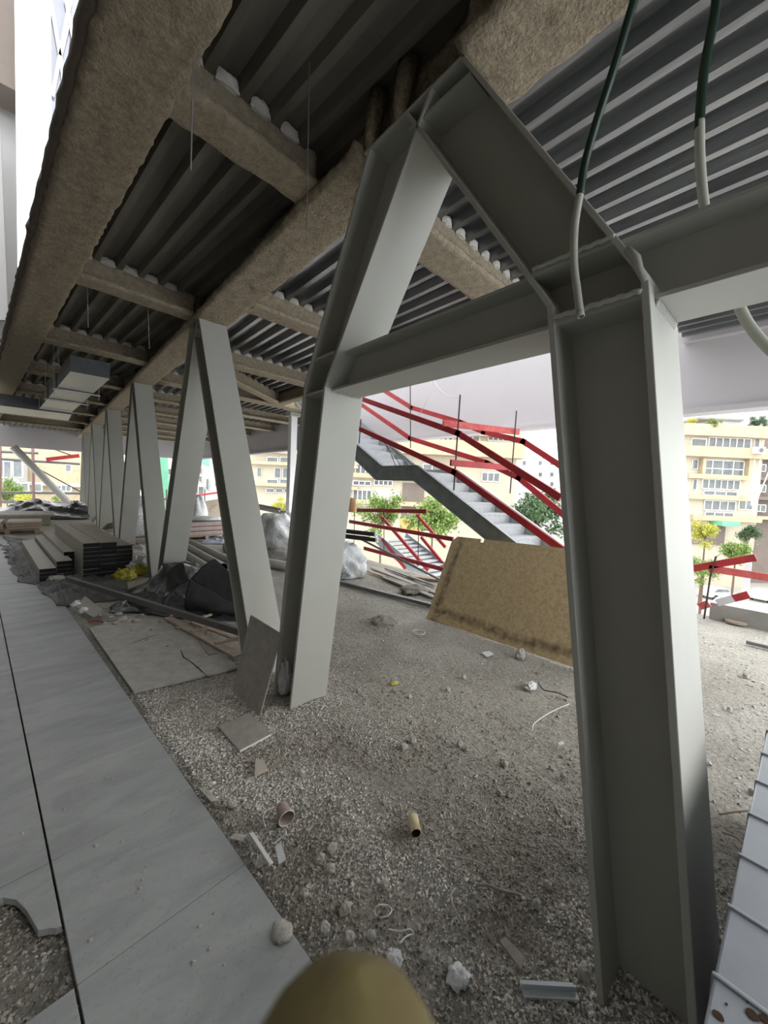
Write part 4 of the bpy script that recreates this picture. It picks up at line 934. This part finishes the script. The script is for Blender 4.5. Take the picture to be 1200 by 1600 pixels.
# stones in the gravel
random.seed(21)
SP = [(363, 1260, .05), (515, 1362, .05), (507, 1455, .05), (545, 1470, .05), (405, 1352, .05), (475, 1400, .04), (548, 1495, .04), (530, 1320, .05), (500, 1345, .05), (518, 1330, .06), (540, 1425, .06), (600, 1385, .04), (580, 1465, .04),
      (630, 1170, .06), (645, 1160, .05), (718, 1165, .05), (730, 1172, .04), (789, 1196, .05), (780, 1240, .04), (795, 1245, .03), (855, 1385, .04), (838, 1415, .04), (665, 1500, .05), (700, 1510, .04), (912, 1525, .06), (725, 1060, .05), (470, 1210, .04), (520, 1250, .04), (600, 1255, .03), (530, 1560, .04), (560, 1490, .03), (880, 1215, .04), (860, 1200, .03), (1165, 1058, .07), (1140, 1110, .05), (1175, 1240, .05), (700, 1080, .05), (640, 1090, .04), (560, 1080, .04), (745, 1105, .03)]
for k, (x, y, s_) in enumerate(SP):
    blob('stone', 'loose pale stone lying in the gravel or sand', 'stone', Z(x, y, -.004), (s_, s_*random.uniform(.6, 1), s_*.65), M_rock, k+100, .35, 2.2, 'loose stones on the ground', n=9)
for k, (x, y, s_) in enumerate(((150, 1322, .018), (190, 1315, .012), (167, 1216, .014), (176, 1217, .012), (145, 1223, .013), (80, 1176, .016), (35, 1303, .014), (312, 1448, .016), (302, 1505, .018), (327, 1483, .013), (141, 1470, .014), (350, 1508, .010), (224, 1362, .012), (222, 1375, .013), (219, 1388, .015), (226, 1405, .012), (100, 1265, .010), (335, 1428, .01), (38, 1412, .01), (215, 1395, .010), (228, 1355, .010))):
    blob('mortar_crumb', 'tiny pale crumb of mortar lying on the walkway slabs', 'rubble', Z(x, y, 0), (s_, s_*.7, s_*.6), M_rock, k+300, .4, 3, 'crumbs on the walkway', n=8)

# gravel: too many stones to count
random.seed(99)
G = MB(); OC = [(1, 0, 0), (0, 1, 0), (-1, 0, 0), (0, -1, 0), (0, 0, 1), (0, 0, -1)]; OF = [(0, 1, 4), (1, 2, 4), (2, 3, 4), (3, 0, 4), (1, 0, 5), (2, 1, 5), (3, 2, 5), (0, 3, 5)]
gv, gf = [], []
def peb(x, y, r, z=None):
    ca, sa = math.cos(random.random()*6.28), math.sin(random.random()*6.28); n0 = len(gv); a = random.random()*6.28; c, s_ = math.cos(a), math.sin(a)
    sx, sy, sz = r*random.uniform(.7, 1.35), r*random.uniform(.6, 1.1), r*random.uniform(.5, .85)
    z0 = (hgt(x, y) if z is None else z)+sz*.35
    for p in OC:
        q0, q1, q2 = p[0]*sx*random.uniform(.75, 1.25), p[1]*sy*random.uniform(.75, 1.25), p[2]*sz
        q0 += random.uniform(-.3, .3)*r; q1 += random.uniform(-.3, .3)*r
        gv.append((x+q0*c-q1*s_, y+q0*s_+q1*c, z0+q2+random.uniform(-.15, .15)*r))
    gf.extend([tuple(i+n0 for i in f_) for f_ in OF])
def dens(x, y):
    # band of loose gravel between walkway and the sandy floor
    bx = 1.75+.25*math.sin(y*2.1)+.3*nse((x, y, 9), 1.3)
    d = 1/(1+math.exp((x-bx)*5)); return d*(1/(1+math.exp((y-3.3)*4)))
cnt = 0
while cnt < 56000:
    x = random.uniform(.55, 2.7); y = random.uniform(-.15, 4.0); xl = x*math.cos(LANG)+y*math.sin(LANG)
    if xl < .83: continue
    if random.random() > dens(x, y)*(.65+.7*nse((x, y, 2), 2.2))+.03: continue
    r = random.choice((.0035, .0045, .0055, .0065, .0075)) * (1.6 if random.random() < .07 else 1)
    peb(x, y, r); cnt += 1
for _ in range(9000):
    x = random.uniform(1.5, 7.2 if random.random() < .3 else 5.4); y = random.uniform(-.3, 6)
    if x > 5.7 and y > 2.5: continue
    peb(x, y, random.uniform(.003, .007)*(2 if random.random() < .08 else 1))
for _ in range(420): peb(random.uniform(1.9, 6.5), random.uniform(0, 2.4), random.uniform(.008, .018))
for _ in range(300): peb(random.uniform(1.9, 4.5), random.uniform(2.4, 5.5), random.uniform(.008, .018))
for _ in range(2600):
    x = random.uniform(-.42, .22); y = random.uniform(1.35, 2.15); p = (x*math.cos(LANG)-y*math.sin(LANG), x*math.sin(LANG)+y*math.cos(LANG)); peb(p[0], p[1], random.uniform(.005, .012))
for _ in range(900):
    x = random.uniform(.815, .87); y = random.uniform(.3, 6); p = L2W(x, y); peb(p.x, p.y, random.uniform(.003, .006), z=-.004)
G.v = [V(p) for p in gv]; G.f = gf; G.m = [0]*len(gf)
tag(G.build('gravel', M_gravel), 'loose grey gravel spread beside the walkway around the columns', 'gravel', kind='stuff')

# the fingertip of the person holding the camera, at the bottom edge of the lens
R3 = Matrix(((NX.x, -NX.y, -NX.z), (NY.x, -NY.y, -NY.z), (NZ.x, -NZ.y, -NZ.z)))
def CAMP(px, py, d): return V((0, 0, CAMH))+ray(px, py)*(d/FPX)
fa = CAMP(566, 1640, .041); axis = (R3@V((.10, .88, -.30))).normalized()
tip = CAMP(560, 1512, .045)
q = MB(); ringsN = 30; base = tip-axis*.075
P = []; Rr = []
for k in range(31):
    s = k/30; P.append(base.lerp(tip, s)); dd = (1-s)*.075
    Rr.append(.0118*(math.sqrt(max(0, 1-((.0125-dd)/.0125)**2)) if dd < .0125 else 1+.08*math.sin((dd-.0125)*60))+.0001)
q.tube(P, Rr, 28)
o = q.build('fingertip', M_skin, smooth=True); tag(o, 'blurred olive gloved fingertip at the bottom edge of the lens', 'finger')

# ================================================================ OUTSIDE
FH = V((.6652, .7443, 0)).normalized(); UH = V((FH.y, -FH.x, 0))
def UZ(px, py, D):
    r = ray(px, py); t_ = D/(r.x*FH.x+r.y*FH.y); return (r.x*UH.x+r.y*UH.y)*t_, CAMH+r.z*t_
def rect(R_, D):
    x0, y0, x1, y1 = R_; xm, ym = (x0+x1)/2, (y0+y1)/2
    return UZ(x0, ym, D)[0], UZ(x1, ym, D)[0], UZ(xm, y1, D)[1], UZ(xm, y0, D)[1]
def fbox(q, u0, u1, z0, z1, d0, d1, mi=0):
    c = [(u0, d0), (u1, d0), (u1, d1), (u0, d1)]
    q.prism([UH*u+FH*d+V((0, 0, z0)) for u, d in c], [UH*u+FH*d+V((0, 0, z1)) for u, d in c], mi)
ST = -10.4
def part(t, name, M, R_, D, front=.0, back=.3, ground=False):
    u0, u1, z0, z1 = rect(R_, D); q = MB(); fbox(q, u0, u1, ST if ground else z0, z1, D-front, D+back); return q.build(name, M, t)
def window(t, R_, D, n=2, low=False, M=None):
    u0, u1, z0, z1 = rect(R_, D); q = MB(); w_ = min(.12, (u1-u0)*.06)
    fbox(q, u0, u1, z0, z0+w_, D-.12, D+.05); fbox(q, u0, u1, z1-w_, z1, D-.12, D+.05)
    for k in range(n+1):
        u = u0+(u1-u0-w_)*k/n; fbox(q, u, u+w_, z0, z1, D-.12, D+.05)
    if low: zz = z0+(z1-z0)*.4; fbox(q, u0, u1, zz, zz+w_, D-.12, D+.05)
    f_ = q.build('window', M_frame, t); q = MB(); fbox(q, u0, u1, z0, z1, D-.03, D+.02); q.build('pane', M or M_glass, f_)
q = MB(); fbox(q, -90, 110, ST-.3, ST, 10, 160); o = q.build('street', M_asph); tag(o, kind='structure')
# right apartment block
D = 56
t = thing('apartment_building', 'cream apartment block with stepped balconies at the far right', 'building', tuple(UH*32+FH*D+V((0, 0, ST))))
part(t, 'wall', M_cream2, (1060, 667, 1188, 840), D, 0, 9, True)
for R_, fr_ in (((1060, 666, 1196, 684), 1.3), ((1060, 700, 1193, 716), 1.3), ((1070, 742, 1165, 749), .9), ((1070, 774, 1160, 781), .8), ((1075, 806, 1182, 814), .9)):
    part(t, 'balcony', M_cream, R_, D, fr_, .2)
for R_, n_, lw in (((1079, 685, 1103, 700), 1, 0), ((1106, 684, 1173, 700), 6, 0), ((1178, 684, 1186, 700), 1, 0), ((1095, 719, 1162, 743), 4, 1), ((1096, 749, 1156, 765), 6, 0), ((1098, 767, 1152, 775), 3, 0), ((1099, 782, 1149, 798), 4, 0), ((1100, 800, 1146, 808), 3, 0), ((1081, 718, 1090, 733), 1, 0), ((1082, 749, 1088, 765), 1, 0), ((1153, 781, 1176, 797), 2, 0)):
    window(t, R_, D-.05, n_, lw)
for R_ in ((1091, 717, 1096, 745), (1162, 717, 1167, 748)): part(t, 'pillar', M_cream, R_, D, .8, .1)
part(t, 'shop_front', M_brown, (1075, 822, 1130, 850), D, .3, .2)
part(t, 'awning', M_green, (1108, 813, 1135, 820), D, 2.2, .1)
q = MB(); u0, u1, z0, z1 = rect((1175, 699, 1191, 709), D-1.3); fbox(q, u0, u1, z0, z1, D-1.8, D-1.32); c_ = (u0+u1)/2
ac = thing('air_conditioner', 'white air conditioner outside the top floor of the right block', 'air conditioner', tuple(UH*c_+FH*(D-1.6)+V((0, 0, z0)))); q.build('casing', M_frame, ac)
q = MB(); cc = UH*(c_+.1)+FH*(D-1.83)+V((0, 0, (z0+z1)/2)); q.tube([cc, cc+FH*.04], (z1-z0)*.36, 20); q.build('fan_grille', M_ductd, ac)
t = thing('rooftop_hut', 'white hut on the roof of the cream block at the right', 'hut', tuple(UH*32+FH*60))
part(t, 'wall', M_wht2, (1112, 655, 1160, 668), 60, 0, 3); part(t, 'roof', M_conc, (1088, 654, 1158, 657), 60, .5, 3.5)
t = thing('apartment_building', 'brown-grey block beside the cream block at the right image edge', 'building', tuple(UH*45+FH*60))
part(t, 'wall', M_brown, (1180, 672, 1290, 850), 60, 0, 8, True)
for k, y in enumerate((716, 748, 778, 808)): part(t, 'balcony', M_cream if k == 3 else M_brown, (1170, y, 1290, y+5), 60, 1.3, .1)
for y in (725, 757, 788): window(t, (1178, y, 1196, y+12), 59.8, 2)
q = MB()
for a, b in (((1179, 718), (1174, 790)), ((1188, 718), (1180, 790)), ((1204, 730), (1178, 793))):
    ua, za = UZ(*a, 54); ub, zb_ = UZ(*b, 54); q.tube([UH*ua+FH*54+V((0, 0, za)), UH*ub+FH*54+V((0, 0, zb_))], .07, 6)
q.build('drain_pipe', M_frame, t)
t = thing('apartment_building', 'white block with a glazed corner behind the right image edge', 'building', tuple(UH*60+FH*75)); part(t, 'wall', M_wht2, (1192, 640, 1300, 700), 75, 0, 5, True)
# long cream block in the middle
D = 52
t = thing('apartment_building', 'long cream apartment block behind the stair', 'building', tuple(UH*0+FH*D+V((0, 0, ST))))
part(t, 'wall', M_cream2, (390, 676, 806, 800), D, 0, 10, True)
part(t, 'balcony', M_cream, (612, 691, 812, 714), D, 2.2, .1); part(t, 'roof_band', M_cream, (560, 672, 812, 680), D, 1.2, .2)
for R_ in ((392, 724, 560, 729), (392, 757, 560, 762), (545, 742, 700, 749), (545, 783, 700, 790), (392, 706, 560, 711)): part(t, 'balcony', M_cream, R_, D, 1.0, .1)
for R_, n_, lw in (((417, 714, 435, 723), 1, 0), ((437.5, 714, 453, 723), 1, 0), ((429, 731, 439, 747), 1, 0), ((442, 731, 449.5, 747), 1, 0), ((417, 748.5, 435, 756), 1, 0), ((437.5, 748.5, 450, 756), 1, 0), ((416, 763, 429, 770), 1, 0), ((431, 763, 442, 770), 1, 0), ((444, 763, 456, 770), 1, 0), ((402, 731, 409, 745), 1, 0),
                   ((551, 751, 580, 759), 3, 0), ((584, 750, 614, 759), 4, 0), ((551, 765, 581, 782), 4, 0), ((551, 784, 580, 790), 2, 0), ((555, 725, 580, 741), 3, 0), ((677, 681, 708, 690), 4, 0), ((762, 679, 802, 690), 5, 0), ((716, 681, 750, 690), 3, 0), ((752, 738, 781, 753), 3, 0), ((660, 725, 690, 740), 2, 0)): window(t, R_, D-.05, n_, lw)
part(t, 'shutter', M_shut, (586, 765, 624, 786), D, .25, .1); part(t, 'shop_front', M_brown, (628, 755, 662, 812), D, .15, .1)
q = MB(); u0, u1, z0, z1 = rect((625, 815, 654, 829), 42); q.prism([UH*u0+FH*42+V((0, 0, z0)), UH*u1+FH*42+V((0, 0, z0)), UH*u1+FH*44.5+V((0, 0, z1)), UH*u0+FH*44.5+V((0, 0, z1))], [p+V((0, 0, .1)) for p in (UH*u0+FH*42+V((0, 0, z0)), UH*u1+FH*42+V((0, 0, z0)), UH*u1+FH*44.5+V((0, 0, z1)), UH*u0+FH*44.5+V((0, 0, z1)))]); tag(q.build('awning', M_orange), 'orange awning below the trees behind the lower barrier', 'awning')
t = thing('white_building', 'distant white block with small square windows right of the stair', 'building', tuple(UH*30+FH*110))
part(t, 'wall', M_wht2, (800, 728, 905, 800), 110, 0, 10, True); part(t, 'wall', M_wht2, (812, 714, 850, 730), 112, 0, 8)
for x in (819, 844, 862):
    for y in (724, 742, 757): window(t, (x-3, y-4, x+3, y+3), 109.9, 1)
t = thing('white_building', 'white block with dark narrow windows seen between the second pair of braces', 'building', tuple(UH*-35+FH*80))
part(t, 'wall', M_wht2, (255, 712, 352, 800), 80, 0, 10, True)
for R_ in ((311, 720, 316, 728), (311, 731, 316, 740), (311, 744, 316, 753), (302, 745, 306, 753), (301, 760, 308, 773), (310, 760, 319, 773), (322, 748, 327, 765), (336, 752, 342, 760), (258, 732, 268, 742), (270, 750, 276, 760)): window(t, R_, 79.8, 1)
t = thing('apartment_building', 'peach coloured block beyond the scaffold at far left', 'building', tuple(UH*-45+FH*60))
part(t, 'wall', M_cream, (-60, 690, 126, 800), 60, 0, 10, True)
part(t, 'bay', M_wht2, (-20, 718, 43, 752), 60, 1.5, .1)
for R_, n_ in (((-6, 720, 19, 746), 2), ((21, 720, 36, 746), 1), ((103, 726, 112, 737), 1), ((22, 754, 46, 768), 2), ((55, 756, 66, 768), 1), ((96, 758, 112, 768), 2)): window(t, R_, 58.3, n_)
part(t, 'cornice', M_wht2, (-60, 752, 126, 757), 60, 1.0, .1)

# netting and scaffold past the far end
t = thing('scaffold', 'rusty tube scaffold beyond the far left end of the floor', 'scaffold', (-3, 28, 0))
def yb_(a, b, r, M, name):
    q = MB(); q.tube([YT(*a, 28), YT(*b, 28)], r, 8); q.build(name, M, t)
yb_((51, 690), (53, 800), .07, M_redbar, 'upright'); yb_((0, 692), (0, 800), .07, M_redbar, 'upright')
for a, b in (((-20, 716), (125, 725)), ((-20, 705), (60, 708)), ((-20, 769), (125, 771)), ((-20, 784), (125, 786))): yb_(a, b, .07, M_steel, 'ledger')
yb_((55, 730), (125, 768), .03, M_rust, 'brace'); yb_((70, 697), (122, 715), .03, M_rust, 'brace')
q = MB(); q.bar(YT(72, 718, 27.9), YT(124, 712, 27.9), .06, .2); q.build('board', M_red, t)
q = MB(); A = YT(20, 698, 24.6); B = YT(112, 790, 24.6); q.tube([A, B], .16, 16); tag(q.build('diagonal_strut', M_frame, smooth=True), 'white diagonal strut below the far left fascia', 'strut')
q = MB(); P = [YT(245, 708, 27.5), YT(262, 708, 27.5), YT(266, 800, 27.5), YT(256, 800, 27.5)]; q.plate(P, (0, .05, 0)); tag(q.build('green_netting', M_green), 'hanging strip of green netting seen between brace pairs', 'netting')
q = MB(); P = [YT(306, 712, 27.5), YT(328, 712, 27.5), YT(327, 730, 27.5), YT(318, 726, 27.5)]; q.plate(P, (0, .05, 0)); tag(q.build('green_netting', M_green), 'triangular corner of green netting under the far fascia', 'netting')
t = thing('edge_railing', 'red board barrier at the far end of the floor behind the braces', 'railing', (3, 26, 0))
for a, b in (((248, 781), (300, 776)), ((296, 776), (352, 768))):
    q = MB(); q.bar(YT(*a, 26.3), YT(*b, 26.3), .04, .12); q.build('rail', M_red, t)
for x in (260, 320): q = MB(); q.tube([YT(x, 765, 26.35), YT(x, 800, 26.35)], .03, 6); q.build('post', M_rust, t)

# trees
random.seed(31)
def tree(lab, px, py, rpx, D, M, group=None, sq=1.0):
    ST = globals()['ST'] if py > 700 else UZ(px, 667, D)[1]-.2
    u, z = UZ(px, py, D); r = rpx/FPX*D*1.1; c = UH*u+FH*D+V((0, 0, z))
    t = thing('tree', lab, 'tree', (c.x, c.y, ST), group)
    q = MB(); q.tube([(c.x, c.y, ST), (c.x+.2, c.y, (ST+c.z)/2), (c.x, c.y, c.z+r*.2)], [.14, .10, .05] if py > 700 else [.03, .03, .02], 8)
    for k in range(5):
        a = k*1.256; q.tube([(c.x, c.y, c.z-r*.8), (c.x+r*.6*math.cos(a), c.y+r*.6*math.sin(a), c.z+r*.2)], [.05, .02], 6)
    q.build('trunk', M_trunk, t)
    q = MB(); cl = [V((random.gauss(0, .42), random.gauss(0, .42), random.gauss(0, .36)*sq))*r for _ in range(16)]
    for k in range(3400):
        b = random.choice(cl)+V((random.gauss(0, .2), random.gauss(0, .2), random.gauss(0, .17)))*r; p = c+b; s_ = r*random.uniform(.05, .10)
        n_ = V((random.gauss(0, 1), random.gauss(0, 1), random.gauss(0, 1)+.6)).normalized(); a = n_.orthogonal().normalized()*s_; b2 = n_.cross(a)*.55
        q.add([p-a, p-b2, p+a, p+b2], [(0, 1, 2, 3)])
    q.build('foliage', M, t)
tree('light green street tree left of the stair foot, behind the top red rail', 595, 800, 27, 36, M_leaf)
tree('fuller light green tree directly under the stair landing', 676, 806, 34, 33, M_leaf)
tree('pale green tree behind the right end of the staircase', 840, 800, 34, 46, M_leafd)
tree('bright yellow-green tree in front of the cream block at the right', 1103, 828, 17, 46, M_leafy)
tree('light green young tree in front of the shop at the right', 1150, 862, 19, 42, M_leaf)
tree('dark green conifer by the brown-grey block', 1170, 833, 14, 52, M_leafd)
tree('low leafy tree right next to the big column edge', 1100, 885, 17, 40, M_leaf)
tree('small green tree seen left of the left column', 440, 792, 13, 45, M_leafy)
tree('bright green hedge tree beyond the scaffold at the far left edge', 10, 770, 16, 50, M_leaf)
tree('bright green bush beyond the scaffold, right of the hedge tree', 38, 784, 14, 46, M_leafy)
tree('green bush beyond the scaffold next to the far braces', 88, 790, 11, 48, M_leaf)
tree('green planting on the roof terrace of the cream block, left', 1081, 660, 6, 58, M_leafy)
tree('hanging green plant on the roof terrace of the cream block, middle', 1112, 660, 7, 55, M_leaf)
tree('dark green shrubs on the roof of the cream block, right', 1182, 660, 9, 57, M_leafd)
for nm in ('tree.009', ): pass
# parked cars
def car(lab, px, py, D, yaw):
    u, z = UZ(px, py, D); c = UH*u+FH*D+V((0, 0, ST)); t = thing('car', lab, 'car', tuple(c)); R_ = Matrix.Rotation(yaw, 3, 'Z')
    def pr(q, prof, w_, z_=0): q.prism([c+R_@V((x, -w_/2, zz)) for x, zz in prof], [c+R_@V((x, w_/2, zz)) for x, zz in prof])
    q = MB(); pr(q, [(-2.1, .35), (2.1, .35), (2.15, .7), (1.9, .85), (1.0, .95), (.5, 1.42), (-1.2, 1.45), (-1.9, .98), (-2.15, .9)], 1.75); q.build('body', M_car, t, bevel=.05)
    q = MB(); pr(q, [(.92, .97), (.48, 1.36), (-1.15, 1.39), (-1.7, .99)], 1.77); q.build('window', M_glass, t)
    for x in (-1.3, 1.3):
        for y in (-.8, .8):
            q = MB(); a = c+R_@V((x, y-.12, .33)); q.tube([a, c+R_@V((x, y+.12, .33))], .33, 16); q.build('wheel', M_tyre, t)
def carz(px, py):
    r = ray(px, py); t_ = (ST-CAMH)/r.z; return t_*(r.x*FH.x+r.y*FH.y)
for lab, px, py, yaw in (('white car parked in the street left of the white post', 1122, 913, .2), ('white car in the street at the right image edge', 1196, 917, .5)):
    car(lab, px, py, min(49, carz(px, py)), math.atan2(UH.y, UH.x)+yaw)
# lying beam bits on the right
q = MB(); q.bar(Z(1166, 1003, .03), Z(1230, 1018, .03), .05, .04); tag(q.build('dark_profile', M_steel), 'dark bar lying on the sand at the right image edge', 'profile')
q = MB(); c = Z(1150, 973, .02); q.tube([c, c+V((0, 0, .03))], .12, 20); tag(q.build('round_lid', M_pal), 'round brown lid lying against the parapet', 'lid')
